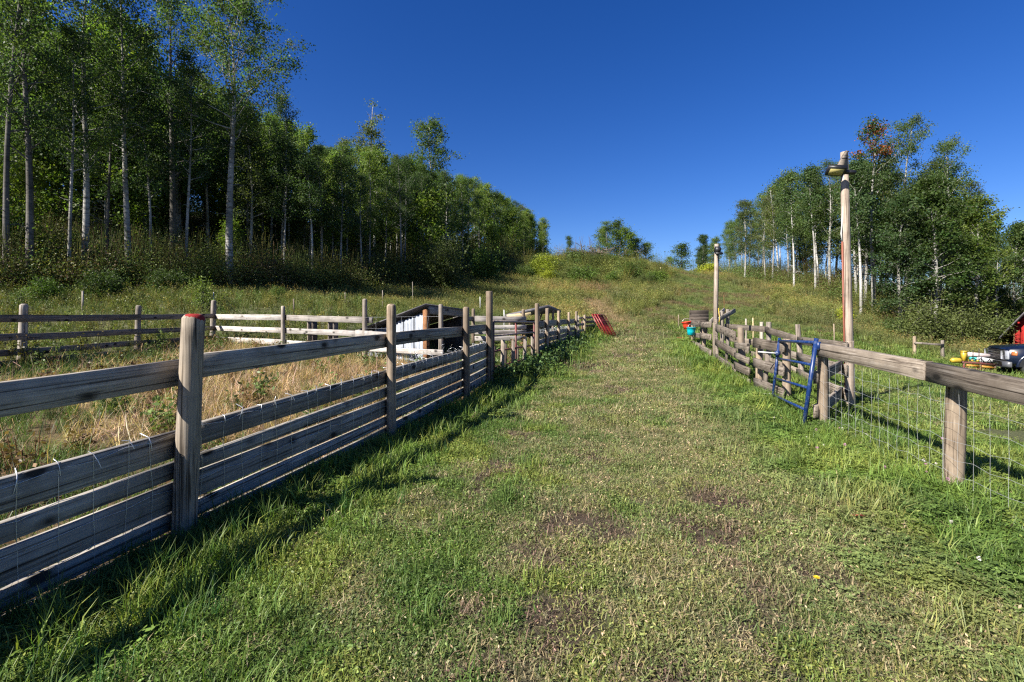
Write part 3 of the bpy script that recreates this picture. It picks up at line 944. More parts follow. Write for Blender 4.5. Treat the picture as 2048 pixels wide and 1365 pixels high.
# ------------------------------------------------------------------ shelters in the pens
sh = thing('shelter', 'low animal shelter clad in white ribbed metal with an orange corner post and sloping roof', 'shed', (-2.0, 11.3, .35), 'animal shelters in the pens')
c0 = Vector((-1.98, 11.2, 0)); c1 = Vector((-3.75, 12.15, 0)); c2 = Vector((-1.38, 13.6, 0))
wv = (c1 - c0).normalized(); wn_ = Vector((wv.y, -wv.x, 0))
if wn_.y > 0: wn_ = -wn_
wl_ = (c1 - c0).length
gzz = .28
def roofz(t): return 1.60 - .60 * t                      # t along the wall from the tall corner
nsheet = 6
for k in range(nsheet):
    t0, t1 = .02 + k / nsheet * .96, .02 + (k + 1) / nsheet * .96 - .012
    mb = MB()
    V, F = [], []
    m_ = 13
    for j in range(m_):
        t = t0 + (t1 - t0) * j / (m_ - 1)
        d = .022 if (j % 4) == 1 else 0.0
        p = c0 + wv * (wl_ * t) + wn_ * (.02 + d + .003 * (k % 2))
        V.append((p.x, p.y, gzz - .1)); V.append((p.x, p.y, roofz(t) - .03 - (.09 if k == 0 else .07 + .03 * (k % 2))))
    nb = len(V)
    V += [(v[0] - wn_.x * .004, v[1] - wn_.y * .004, v[2]) for v in V]
    for j in range(m_ - 1):
        a = 2 * j
        F += [(a, a + 1, a + 3, a + 2), (nb + a, nb + a + 2, nb + a + 3, nb + a + 1), (a + 1, nb + a + 1, nb + a + 3, a + 3)]
    mb.add(V, F)
    wire_fix(mb.build('metal_sheet', M['steel'], sh), sh)
board(sh, c0 + Vector((.0, -.05, gzz - .1)), c0 + Vector((.0, -.05, 1.53)), .11, .11, 'orange_wood', 'corner_post', up=tuple(wn_))
board(sh, c2 + Vector((0, 0, gzz)), c2 + Vector((0, 0, 1.42)), .1, .1, 'old_board', 'corner_post', up=tuple(wn_))
# fascia over the open front, roof sheet, dark back wall
board(sh, c0 + Vector((.06, 0, 1.52)), c2 + Vector((.08, .25, 1.44)), .18, .04, 'board', 'fascia')
fv = (c2 - c0)
R = [c0 + wn_ * .18 - wv * .12 + Vector((0, 0, 1.665)), c1 + wn_ * .18 + wv * .2 + Vector((0, 0, roofz(1) - .02)), c1 + fv * 1.05 + wv * .2 + Vector((0, 0, roofz(1) - .06)), c2 + fv * .1 - wv * .12 + Vector((0, 0, 1.56))]
mb = MB().add([tuple(p) for p in R] + [(p.x, p.y, p.z - .03) for p in R], [(0, 1, 2, 3), (7, 6, 5, 4), (0, 4, 5, 1), (1, 5, 6, 2), (2, 6, 7, 3), (3, 7, 4, 0)])
wire_fix(mb.build('roof', M['roof_dark'], sh), sh)
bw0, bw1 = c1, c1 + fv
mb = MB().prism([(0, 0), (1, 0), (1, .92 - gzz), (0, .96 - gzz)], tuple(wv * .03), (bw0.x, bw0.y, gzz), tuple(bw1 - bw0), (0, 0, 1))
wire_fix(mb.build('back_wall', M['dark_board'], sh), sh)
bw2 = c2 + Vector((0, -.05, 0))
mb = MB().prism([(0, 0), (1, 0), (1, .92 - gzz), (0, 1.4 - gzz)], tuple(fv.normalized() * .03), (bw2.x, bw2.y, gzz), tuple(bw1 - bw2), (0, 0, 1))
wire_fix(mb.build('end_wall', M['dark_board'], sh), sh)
for k in range(4):
    p0 = c0 + fv * (.2 + .22 * k)
    board(sh, p0 + Vector((0, 0, 1.5 - .02 * k)), p0 + wv * (wl_ + .1) + Vector((0, 0, roofz(1) - .1)), .08, .035, 'old_board', 'rafter')

s2 = thing('shelter', 'small open lean-to with a dark slanted roof and pale planks under its eave', 'shed', (.7, 17.6, .5), 'animal shelters in the pens')
R = [P(1097, 610, 16.9), P(1014, 628.5, 17.3), P(1010, 630, 20.2), P(1122, 621, 20.2)]
mb = MB().add([tuple(p) for p in R] + [(p.x, p.y, p.z - .1) for p in R], [(0, 1, 2, 3), (7, 6, 5, 4), (0, 4, 5, 1), (1, 5, 6, 2), (2, 6, 7, 3), (3, 7, 4, 0)])
wire_fix(mb.build('roof', M['roof_dark'], s2), s2)
a, b = P(1014, 633.5, 17.3), P(1062, 627, 17.1)
board(s2, a, b, .12, .04, 'yellow_wood', 'plank')
for (px, d, zt) in ((1078, 17.2, 1.6), (1106, 17.4, 1.62), (1020, 17.6, 1.3), (1106, 19.8, 1.45), (1030, 19.8, 1.2)):
    x = (px - HX) / FPX * d
    post(s2, x, d, h1(x, d) - .1, zt, .05, 'post', dome=False, n=8, name='corner_post')
board(s2, P(1084, 628, 17.6), P(1079, 642, 17.4), .06, .035, 'orange_wood', 'brace')
for z in (.75, .95, 1.15):
    board(s2, P(1030, 635, 19.9) * 1 + Vector((0, 0, z - 1.35)), P(1106, 635, 19.9) + Vector((0, 0, z - 1.35)), .18, .03, 'dark_board', 'plank')

# ------------------------------------------------------------------ right side: wire fence with a top rail
rf = thing('wire_fence', 'wire mesh fence with a heavy weathered top rail, nearest at the right of the lane', 'fence', (3.49, 3.85, 0), 'fences right of the lane')
post(rf, 3.92, 6.1, -.1, 1.0, .062, 'post', name='post', dome=False)
post(rf, 3.53, 3.87, -.1, .91, .068, 'post', name='post', dome=False, lean=(.03, 0))
post(rf, 3.22, 1.6, -.1, .9, .068, 'post', name='post', dome=False)
board(rf, (3.88, 6.2, .945), (3.43, 3.98, .912), .155, .075, 'old_board', 'rail')
board(rf, (3.44, 3.975, .908), (3.06, 1.5, .80), .16, .08, 'old_board', 'rail')
wire_fix(wire_net(rf, [(3.94, 6.1), (3.5, 3.85), (3.17, 1.6)], [.02, .02, .02], [.86, .82, .75], step=.15, rows=[0, .15, .3, .47, .64, .82, 1.0], off=(-.07, .0), wob=.012, r=.0012), rf)
for z, h_ in ((.62, .15), (.20, .16)):
    board(rf, (3.78, 6.04, z - .03), (4.98, 7.3, z + .02), h_, .04, 'old_board', 'board')

# inner line of rails behind it
ri = thing('rail_fence', 'grey three-rail fence behind the blue gate, sloping away from the tall lamp pole', 'fence', (6.48, 10.8, 0), 'fences right of the lane')
RIP = [(5.03, 7.2, 1.0, .06, 0), (6.48, 10.8, 1.19, .055, -.1), (7.17, 13.5, 1.22, .07, 0), (7.23, 16.2, 1.62, .06, 0), (6.95, 16.0, 1.55, .06, 0), (8.0, 15.5, 1.2, .06, 0)]
for (x, y, zt, r, ln) in RIP:
    post(ri, x, y, h1(x, y) - .1, zt, r, 'pole' if y < 11 else 'grey_post', lean=(ln, 0), dome=False, n=10)
for (p0, p1, zs) in ((RIP[0], RIP[1], ((.90, .84), (.57, .48), (.20, .12))), (RIP[1], RIP[2], ((.85, 1.0), (.46, .55), (.12, .2))), (RIP[2], RIP[3], ((1.02, 1.05), (.6, .65), (.25, .3)))):
    for z0, z1 in zs:
        board(ri, (p0[0] - .08, p0[1] - .05, z0), (p1[0] - .08, p1[1] + .05, z1), .16, .04, 'old_board', 'rail')
board(ri, P(1421, 645, 15.6), P(1449, 620, 16.2), .14, .04, 'board', 'rail')
board(ri, P(1432, 643, 15.5), P(1470, 621, 16.2), .14, .04, 'board', 'rail')

# outer line along the lane
ro = thing('rail_fence', 'old patched plank fence of sagging short boards along the right edge of the lane', 'fence', (5.0, 10.8, 0), 'fences right of the lane')
ROP = [(4.46, 7.85, 1.0, .065, 0), (4.68, 9.15, .9, .065, 0), (5.15, 10.8, 1.12, .075, -.04), (5.74, 13.65, 1.2, .07, 0), (6.35, 16, 1.1, .06, 0), (6.95, 18.6, 1.15, .06, 0)]
for (x, y, zt, r, ln) in ROP:
    post(ro, x, y, h1(x, y) - .1, zt, r, 'post', lean=(ln, 0), dome=False, n=10)
def rb(a, b, za, zb, ha, m_='old_board'):
    board(ro, (a[0], a[1], za), (b[0], b[1], zb), ha, .045, m_, 'plank', warp=.012)
a, b = (4.52, 9.02), (4.36, 7.75)
for z in (.88, .50, .12): rb(a, b, z, z, .17)
a, b = (4.96, 10.75), (4.56, 9.3)
for z, h_ in ((.735, .13), (.495, .12), (.28, .15), (.04, .16)): rb(a, b, z, z + .03, h_)
a, b = (5.62, 13.35), (5.02, 10.85)
rb(a, b, 1.06, .94, .2); rb(a, b, .66, .55, .17); rb(a, b, .27, .15, .17)
mid = (6.2, 15.9)
a, b = (6.82, 18.4), (5.66, 13.75)
for z0, z1 in ((1.13, 1.14), (.71, .785), (.41, .345)):
    zm = (z0 + z1) / 2
    rb(a, mid, z0, zm, .16); rb((mid[0] - .02, mid[1] - .02), b, zm - .01, z1, .17)
for (px, d, z0, z1) in ((1400, 17, .35, 1.0), (1409, 16.2, .3, .95), (1452, 12.2, .1, .9), (1530, 8.6, .05, .75)):
    x = (px - HX) / FPX * d
    board(ro, (x, d, z0), (x + .05, d, z1), .1, .04, 'old_board', 'batten', up=(0, -1, 0))

# blue gate standing open
bg_ = thing('tube_gate', 'blue metal tube gate with four bars leaning in the opening of the right fence', 'gate', (3.75, 6.15, 0))
TR, BR, TL, BL = P(1633, 682, 6.0), P(1608, 849, 6.0), P(1559, 680, 7.9), P(1545, 800, 7.9)
def ed(a, b, t): return a + (b - a) * t
for t, r_ in ((0.02, .021), (.29, .018), (.57, .017), (.83, .017)):
    tl = {.02: .02, .29: .31, .57: .64, .83: .92}[t]
    wire_fix(MB().tube([ed(TL, BL, tl), ed(TR, BR, t)], r_, 10).build('bar', M['blue_paint'], bg_), bg_)
wire_fix(MB().tube([TL + Vector((0, 0, .03)), BL], .022, 10).build('stile', M['blue_paint'], bg_), bg_)
wire_fix(MB().tube([TR + Vector((0, 0, .03)), BR], .026, 10).build('stile', M['blue_paint'], bg_), bg_)
q = wire_fix(MB().tube([P(1516, 704, 8.0), P(1552, 707, 7.85)], .011, 8).build('latch_rod', M['white_plastic'], bg_), bg_)
wire_fix(MB().box(tuple(P(1555, 707, 7.85)), (.06, .06, .07)).build('latch', M['blue_paint'], bg_), bg_)
wire_fix(MB().tube([P(1637, 684, 5.98), P(1637, 700, 5.98)], .026, 8).build('hinge', M['blue_paint'], bg_), bg_)

# ------------------------------------------------------------------ poles
lp = thing('lamp_pole', 'tall bleached wooden pole with a floodlight on its top and rusty conduit down its side', 'lamp pole', (5.33, 7.7, 0), 'lamp poles in the yard')
px0, py0 = (1701 - HX) / FPX * 7.7, 7.7
mb = MB(); mb.tube([(0, 0, -.3), (-.04, 0, 1.3), (-.075, 0, 2.7), (-.1, 0, 3.98)], [.07, .067, .061, .053], 12)
mb.build('pole', M['pole'], lp, (px0, py0, 0), smooth=True)
top = Vector((px0 - .1, py0, 3.98))
mb = MB().prism([(0, 0), (-.16, -.28), (-.16, -.36), (.0, -.26), (.02, -.02)], (0, .05, 0), tuple(top + Vector((-.02, -.09, .0))), (1, 0, 0), (0, 0, 1))
wire_fix(mb.build('bracket_board', M['old_board'], lp), lp)
fl = top + Vector((-.24, -.16, -.34))
Rm = Euler((math.radians(-28), math.radians(8), math.radians(-15))).to_matrix()
lamp = MB().box((0, 0, 0), (.25, .18, .06)).build('floodlight', M['black'], lp, fl, Rm)
lens = MB().box((0, 0, -.032), (.19, .13, .01)).mesh('lens', M['lens'])
lo = place('lens', lens, lamp)
fin = place('mount_arm', MB().box((.2, .02, .0), (.16, .05, .05)).mesh('mount_arm', M['black']), lamp)
cnd = [(px0 - .085, py0 - .02, -.05), (px0 - .12, py0 - .02, 1.3), (px0 - .145, py0 - .02, 2.55)]
wire_fix(MB().tube(cnd, .014, 8).build('conduit', M['conduit'], lp), lp)
cb = [(px0 - .145, py0 - .02, 2.55), (px0 - .17, py0 - .03, 2.68), (px0 - .15, py0 - .02, 2.8), (px0 - .12, py0 + .0, 3.3), (px0 - .14, py0 - .04, 3.66)]
wire_fix(MB().tube(cb, .009, 6).build('cable', M['white_plastic'], lp), lp)

p2 = thing('lamp_pole', 'thin wooden pole with a small dark lamp on top, standing in the old plank fence', 'lamp pole', (5.64, 13.4, 0), 'lamp poles in the yard')
bx, by = (1430 - HX) / FPX * 13.4, 13.4
post(p2, bx, by, h1(bx, by) - .1, 3.38, .052, 'pole', lean=(.05, 0), name='pole', square=True)
wire_fix(MB().box((bx + .03, by - .1, 3.2), (.13, .14, .16), Euler((.5, 0, 0)).to_matrix()).box((bx + .03, by - .18, 3.1), (.18, .1, .05), Euler((.4, 0, 0)).to_matrix()).build('floodlight', M['black'], p2), p2)
board(p2, (bx + .02, by - .1, .0), (bx - .02, by - .1, 1.3), .11, .045, 'pole', 'brace_board', up=(0, -1, 0))
wire_fix(MB().tube([(bx + .06, by - .08, 1.6), (bx + .09, by - .1, 1.3), (bx + .06, by - .12, 1.22)], .013, 6).build('strap', M['yellow'], p2), p2)

# ------------------------------------------------------------------ things beside the right fence
def bucket(name, label, loc, r0, r1, h, mat, tilt):
    t = thing(name, label, 'bucket', loc, 'buckets hanging on the plank fence')
    n = 20
    V, F = [], []
    prof = [(r0, 0), (r0 + (r1 - r0) * .5, h * .5), (r1, h * .93), (r1 * 1.07, h * .94), (r1 * 1.07, h), (r1 * .95, h), (r0 * .93, .02)]
    for (r, z) in prof:
        for j in range(n):
            an = 2 * math.pi * j / n
            V.append((r * math.cos(an), r * math.sin(an), z))
    for i in range(len(prof) - 1):
        for j in range(n):
            F.append((i * n + j, i * n + (j + 1) % n, (i + 1) * n + (j + 1) % n, (i + 1) * n + j))
    F.append(tuple(reversed(range(n)))); F.append(tuple(range((len(prof) - 1) * n, len(prof) * n)))
    MB().add(V, F).build('pail', M[mat], t, loc, tilt, smooth=True)
    hd = [(r1 * math.cos(a), 0, h + r1 * .75 * math.sin(a)) for a in np.linspace(0, math.pi, 9)]
    MB().tube(hd, .006, 6).build('handle', M['wire'], t, loc, tilt)
bucket('bucket', 'red plastic bucket hanging on the end of the old plank fence, above the teal one', P(1375, 658, 17.6), .12, .16, .26, 'bucket_red', (.0, -.15, 0))
bucket('bucket', 'teal plastic bucket hanging below the red one at the plank fence end', P(1382, 671, 17.0), .12, .155, .28, 'bucket_teal', (0, 0.06, .4))
pl = thing('plywood_sheet', 'dark weathered wooden sheet standing upright behind the buckets', 'board', P(1398, 645, 19.2))
for k in range(5):
    z = .97 + .13 * k
    board(pl, P(1379, 635, 19.2) + Vector((0, 0, z - CAMZ + .07)), P(1417.5, 635, 19.0) + Vector((0, 0, z - CAMZ + .07)), .131, .03, 'dark_board', 'plank', warp=.0004)
for px in (1381, 1415):
    x = (px - HX) / FPX * 19.15
    board(pl, (x, 19.22, h1(x, 19.2)), (x, 19.22, 1.6), .06, .04, 'dark_board', 'batten', up=(0, -1, 0))
dx, dy = (1364 - HX) / FPX * 21.5, 21.5
dish = thing('feed_dish', 'reddish brown feed dish tipped on the bare ground near the plank fence end', 'dish', (dx, dy, h1(dx, dy)))
n = 16; V, F = [], []
for (r, z) in ((.12, 0), (.22, .02), (.26, .1), (.25, .12), (.2, .05), (.1, .035)):
    for j in range(n): V.append((r * math.cos(2 * math.pi * j / n), r * math.sin(2 * math.pi * j / n), z))
for i in range(5):
    for j in range(n): F.append((i * n + j, i * n + (j + 1) % n, (i + 1) * n + (j + 1) % n, (i + 1) * n + j))
F += [tuple(reversed(range(n))), tuple(range(5 * n, 6 * n))]
MB().add(V, F).build('dish', M['rubber_brown'], dish, dish.location, (.35, .1, 0), smooth=True)
q = P(1520, 793, 8.2)
wp = MB().tube([(0, 0, .03), (.12, -.03, .035), (.27, -.14, .03)], .016, 8)
wpo = wp.build('white_pipe', M['white_plastic'], None, (q.x, q.y, h1(q.x, q.y) + .03))
tag(wpo, 'short white pipe lying in the weeds at the foot of the blue gate', 'pipe')

# ------------------------------------------------------------------ stakes on the slope and the far brace
STK = [(1357, 27.0, 630, 672, .055, 'slim wooden stake alone at the top of the lane, left of the buckets', 'post'),
       (1448, 32, 590, 618, .035, 'thin orange wooden stake on the slope above the plank fence', 'orange_wood'),
       (1506, 19, 636, 660, .045, 'pale yellow stake behind the blue gate line, thin and upright', 'yellow_wood'),
       (1492, 20, 638, 652, .07, 'short thick grey post on the green behind the plank fence', 'grey_post'),
       (1668, 21, 648, 682, .045, 'slim brown stake on the slope just left of the lamp pole', 'post'),
       (1321, 60, 549, 558, .07, 'tiny pale stake in dry grass on the skyline of the hill', 'yellow_wood'),
       (960, 25, 594, 632, .045, 'white painted stake on the slope behind the tall gate post', 'white_plastic'),
       (690, 20, 585, 631, .035, 'thin grey stake on the slope behind the pale back fence', 'grey_post'),
       (765, 22, 581, 607, .05, 'weathered stub among tall weeds above the metal shelter', 'grey_post'),
       (825, 27, 564, 584, .04, 'thin stake in the shade above the metal shelter', 'grey_post'),
       (165, 16.5, 582, 632, .06, 'greenish post in the weeds behind the dark side fence', 'grey_post'),
       (587, 17, 598, 628, .05, 'short dark stake in weeds behind the pale back fence', 'stick'),
       (1000, 48, 562, 576, .06, 'pale stake on the far slope below the big shrub', 'yellow_wood'),
       (427, 17.5, 585, 604, .03, 'metal picket standing behind the corner of the pen fence', 'wire'),
       (1008, 19, 620, 648, .045, 'short white stake left of the dark roofed lean-to', 'white_plastic')]
for (px, d, t, b_, wdt, lab, m_) in STK:
    x = (px - HX) / FPX * d
    z = h1(x, d)
    zt = CAMZ - (t - HY) / FPX * d
    zt = max(zt, z + .5)
    o = MB().tube([(0, 0, -.2), (.01, 0, (zt - z) * .6), (.0, 0.01, zt - z)], [wdt * .55, wdt * .5, wdt * .45], 6).build('stake', M[m_], None, (x, d, z))
    tag(o, lab, 'stake', 'stakes on the slopes')
br = thing('fence_brace', 'two grey posts joined by one top rail in front of the right-hand wood', 'fence', P(1857, 720, 24))
for px, pt_, pb, m_ in ((1829, 673, 722, 'orange_wood'), (1885, 681, 726, 'grey_post')):
    a = P(px, pt_, 24)
    post(br, a.x, a.y, h1(a.x, a.y) - .1, a.z, .075, 'post' if m_ == 'orange_wood' else m_, dome=False, n=8)
board(br, P(1829, 686, 23.9), P(1887, 690, 23.9), .09, .07, 'grey_post', 'rail')

# ------------------------------------------------------------------ pickup truck at the right edge
axf = Vector((-.90, .44, 0)).normalized(); lat = Vector((.44, .90, 0)).normalized()     # forward, and across away from the eye
cN = Vector((20.3, 19.9, 0)); gzT = h1(21, 20)
tk = thing('pickup_truck', 'dark blue pickup truck parked nose to the left beside the red building', 'truck', (cN.x + 2, cN.y + .5, gzT))
def tp(l, w, z):       # l metres behind the nose, w metres across from the near side, z above ground
    p = cN - axf * l + lat * w
    return Vector((p.x, p.y, gzT + z))
def loft(rings, name, mat, smooth=False):
    n = len(rings[0]); V, F = [], []
    for r in rings: V += [tuple(p) for p in r]
    for i in range(len(rings) - 1):
        for j in range(n):
            F.append((i * n + j, i * n + (j + 1) % n, (i + 1) * n + (j + 1) % n, (i + 1) * n + j))
    F += [tuple(range(n)), tuple(reversed(range((len(rings) - 1) * n, len(rings) * n)))]
    return wire_fix(MB().add(V, F).build(name, mat, tk, smooth=smooth), tk)
def ring(l, zb, zt, w0=0.0, w1=2.0, ch=.1):
    return [tp(l, w0 + ch * .4, zb), tp(l, w1 - ch * .4, zb), tp(l, w1, zb + ch), tp(l, w1, zt - ch), tp(l, w1 - ch * 1.4, zt), tp(l, w0 + ch * 1.4, zt), tp(l, w0, zt - ch), tp(l, w0, zb + ch)]
loft([ring(.06, .62, 1.16, .06, 1.94), ring(.16, .55, 1.24), ring(.8, .52, 1.30), ring(1.65, .5, 1.36), ring(1.7, .5, 1.36), ring(4.0, .5, 1.36), ring(5.9, .5, 1.36), ring(5.95, .55, 1.34)], 'body', M['truck'])
loft([ring(1.62, 1.34, 1.38, .08, 1.92), ring(2.25, 1.34, 1.92, .18, 1.82), ring(2.5, 1.34, 1.97, .18, 1.82), ring(3.8, 1.34, 1.97, .18, 1.82), ring(4.1, 1.34, 1.4, .1, 1.9)], 'cab', M['glass'])
loft([ring(2.35, 1.94, 1.99, .2, 1.8, .02), ring(3.75, 1.94, 2.0, .2, 1.8, .02)], 'cab_roof', M['truck'])
loft([ring(-.1, .42, .66, .0, 2.0, .05), ring(.2, .42, .68, -.03, 2.03, .05)], 'bumper', M['grey_plastic'])
loft([ring(-.12, .50, .58, .35, 1.65, .01), ring(.0, .50, .58, .35, 1.65, .01)], 'bumper_bar', M['chrome'])
g = loft([ring(.0, .72, 1.12, .42, 1.58, .03), ring(.08, .72, 1.12, .42, 1.58, .03)], 'grille', M['black'])
for k in range(3):
    loft([ring(-.025, .79 + .11 * k, .82 + .11 * k, .45, 1.55, .006), ring(.03, .79 + .11 * k, .82 + .11 * k, .45, 1.55, .006)], 'grille_bar', M['chrome'])
for (w0, w1) in ((.03, .40), (1.60, 1.97)):
    loft([ring(-.0, .74, 1.10, w0, w1, .03), ring(.22, .74, 1.12, w0 - .02 if w0 < 1 else w0, w1 if w0 < 1 else w1 + .02, .03)], 'headlight', M['headlight'])
loft([ring(.18, .92, 1.08, -.025, .1, .01), ring(.36, .92, 1.08, -.02, .1, .01)], 'turn_lens', M['amber'])
for l in (.92, 4.7):
    for w in (-.02, 1.75):
        c = tp(l, w, .40)
        tyr = MB().tube([tp(l, w, .42), tp(l, w + .04, .42), tp(l, w + .23, .42), tp(l, w + .27, .42)], [.36, .41, .41, .36], 24)
        t_ = wire_fix(tyr.build('wheel', M['tyre'], tk, smooth=True), tk)
        r_ = MB().tube([tp(l, w - .015, .42), tp(l, w + .05, .42)], [.22, .25], 16).build('rim', M['chrome'], t_)
        r_.location = -tk.location - t_.location
    if True:
        an = np.linspace(0, math.pi, 13)
        V = [tuple(tp(l + .5 * math.cos(a), -.012, .45 + .5 * math.sin(a))) for a in an] + [tuple(tp(l + .58 * math.cos(a), -.02, .45 + .58 * math.sin(a))) for a in an] + [tuple(tp(l + .58 * math.cos(a), .06, .45 + .58 * math.sin(a))) for a in an]
        F = [(i, i + 1, i + 14, i + 13) for i in range(12)] + [(i + 13, i + 14, i + 27, i + 26) for i in range(12)]
        wire_fix(MB().add(V, F).build('wheel_arch', M['truck'], tk), tk)
        V = [tuple(tp(l + .5 * math.cos(a), -.008, .45 + .5 * math.sin(a))) for a in an]
        wire_fix(MB().add(V, [tuple(range(13))]).build('wheel_well', M['black'], tk), tk)

# ------------------------------------------------------------------ red building at the right edge
rbx, rby = (2027 - HX) / FPX * 31, 31.0
gzB = h1(rbx + 2, rby)
bd = thing('red_building', 'bright red wooden outbuilding with a steep dark roof at the right edge', 'building', (rbx + 3, rby + 2, gzB))
wid, dep = 6.2, 6.0
u_ = Vector((.62, -.78, 0)).normalized(); v_ = Vector((.78, .62, 0)).normalized()
c_ = Vector((rbx, rby, 0))
eave, ridge = .72, 5.3
nb = 20
for k in range(nb):
    t0, t1 = k / nb, (k + 1) / nb - .004
    zf = lambda t: eave + (ridge - eave) * (1 - abs(2 * t - 1))
    o_ = c_ + u_ * (wid * t0) - v_ * (.01 + .012 * (k % 2))
    wire_fix(MB().prism([(0, gzB - .2), (wid * (t1 - t0), gzB - .2), (wid * (t1 - t0), zf(t1)), (0, zf(t0))], tuple(v_ * .04), tuple(o_), tuple(u_), (0, 0, 1)).build('plank', M['barn_red'], bd), bd)
for (o_, a_, ln) in ((c_, v_, dep), (c_ + u_ * wid, v_, dep)):
    wire_fix(MB().prism([(0, gzB - .2), (ln, gzB - .2), (ln, eave), (0, eave)], tuple(u_ * .05), tuple(o_ + v_ * .04), tuple(a_), (0, 0, 1)).build('wall', M['barn_red'], bd), bd)
wire_fix(MB().prism([(0, gzB - .2), (wid, gzB - .2), (wid, eave), (wid / 2, ridge), (0, eave)], tuple(v_ * .05), tuple(c_ + v_ * (dep + .04)), tuple(u_), (0, 0, 1)).build('back_wall', M['barn_red'], bd), bd)
board(bd, c_ + Vector((-.02, -.06, gzB - .1)), c_ + Vector((-.02, -.06, eave)), .14, .05, 'orange_wood', 'corner_trim', up=tuple(-v_))
sl_ = (ridge - eave) / (wid / 2)
for sgn in (0, 1):
    pts2 = [(-.6, eave - .6 * sl_ + .06), (wid / 2, ridge + .06), (wid / 2, ridge + .2), (-.6, eave - .6 * sl_ + .2)] if sgn == 0 else [(wid / 2 + .003, ridge + .06), (wid + .6, eave - .6 * sl_ + .06), (wid + .6, eave - .6 * sl_ + .2), (wid / 2 + .003, ridge + .2)]
    wire_fix(MB().prism(pts2, tuple(v_ * (dep + 1.4)), tuple(c_ - v_ * .7), tuple(u_), (0, 0, 1)).build('roof', M['roof_dark'], bd), bd)
    for j in range(5):
        t = .08 + j * .2
        wire_fix(MB().prism([(0, -.06), (.07, -.06), (.07, .06), (0, .06)], tuple(v_ * .68), tuple(c_ - v_ * .69 + u_ * (wid / 2 * t if sgn == 0 else wid - wid / 2 * t) + Vector((0, 0, eave + (ridge - eave) * t - .09))), tuple(u_), (0, 0, 1)).build('purlin', M['barn_red'], bd), bd)

# ------------------------------------------------------------------ yellow implement and pipes in front of the truck
im = thing('farm_implement', 'yellow and orange farm implement lying on the grass in front of the truck', 'machine', P(1945, 745, 20))
def q_(px, py, d=20.5): return P(px, py, d)
def part(name, mat, mb): return wire_fix(mb.build(name, M[mat], im), im)
part('motor', 'yellow', MB().tube([q_(1902, 722), q_(1906, 721), q_(1918, 721.5), q_(1921, 722)], [.07, .11, .11, .08], 12))
part('post', 'yellow', MB().box(tuple(q_(1928, 712)), (.17, .15, .42)).box(tuple(q_(1928, 703.5)), (.2, .18, .05)))
for a, b_ in (((1933, 731), (1960, 733)), ((1963, 733), (1991, 737))):
    part('beam', 'orange', MB().tube([q_(*a), q_(*b_)], .055, 4))
part('frame', 'rust_red', MB().tube([q_(1919, 724), q_(1955, 727), q_(1992, 731)], .06, 6).tube([q_(1925, 736), q_(1992, 742)], .04, 6).tube([q_(1928, 722), q_(1928, 745)], .04, 6).tube([q_(1960, 724), q_(1961, 746)], .045, 6).tube([q_(1990, 728), q_(1990, 748)], .045, 6))
part('hose', 'black', MB().tube([q_(1938, 722), q_(1946, 716), q_(1955, 722), q_(1962, 717), q_(1968, 724)], .02, 6).tube([q_(1972, 727), q_(1979, 719), q_(1985, 728)], .018, 6).tube([q_(1946, 700), q_(1946, 722)], .015, 6).tube([q_(1958, 697), q_(1958, 722)], .015, 6))
part('fitting', 'yellow', MB().box(tuple(q_(1944, 721)), (.09, .09, .05)).box(tuple(q_(1955, 722)), (.09, .09, .05)).box(tuple(q_(1935, 721)), (.08, .09, .05)))
o = MB().tube([q_(1931, 708.5, 21.2), q_(1992, 714, 21.2)], .10, 12).build('white_pipe', M['pipe_white'], None, smooth=True); tag(o, 'long pale pipe lying over the yellow implement, upper one', 'pipe', 'pipes on the implement')
o = MB().tube([q_(1957, 718.5, 20.8), q_(1992, 724, 20.8)], .10, 12).build('white_pipe', M['white_plastic'], None, smooth=True); tag(o, 'white pipe under the upper pale one, against the truck bumper', 'pipe', 'pipes on the implement')
o = MB().tube([q_(1941, 718, 21.0), q_(1962, 720, 21.0)], .08, 12).build('teal_pipe', M['teal'], None, smooth=True); tag(o, 'short teal pipe at the middle of the yellow implement', 'pipe', 'pipes on the implement')

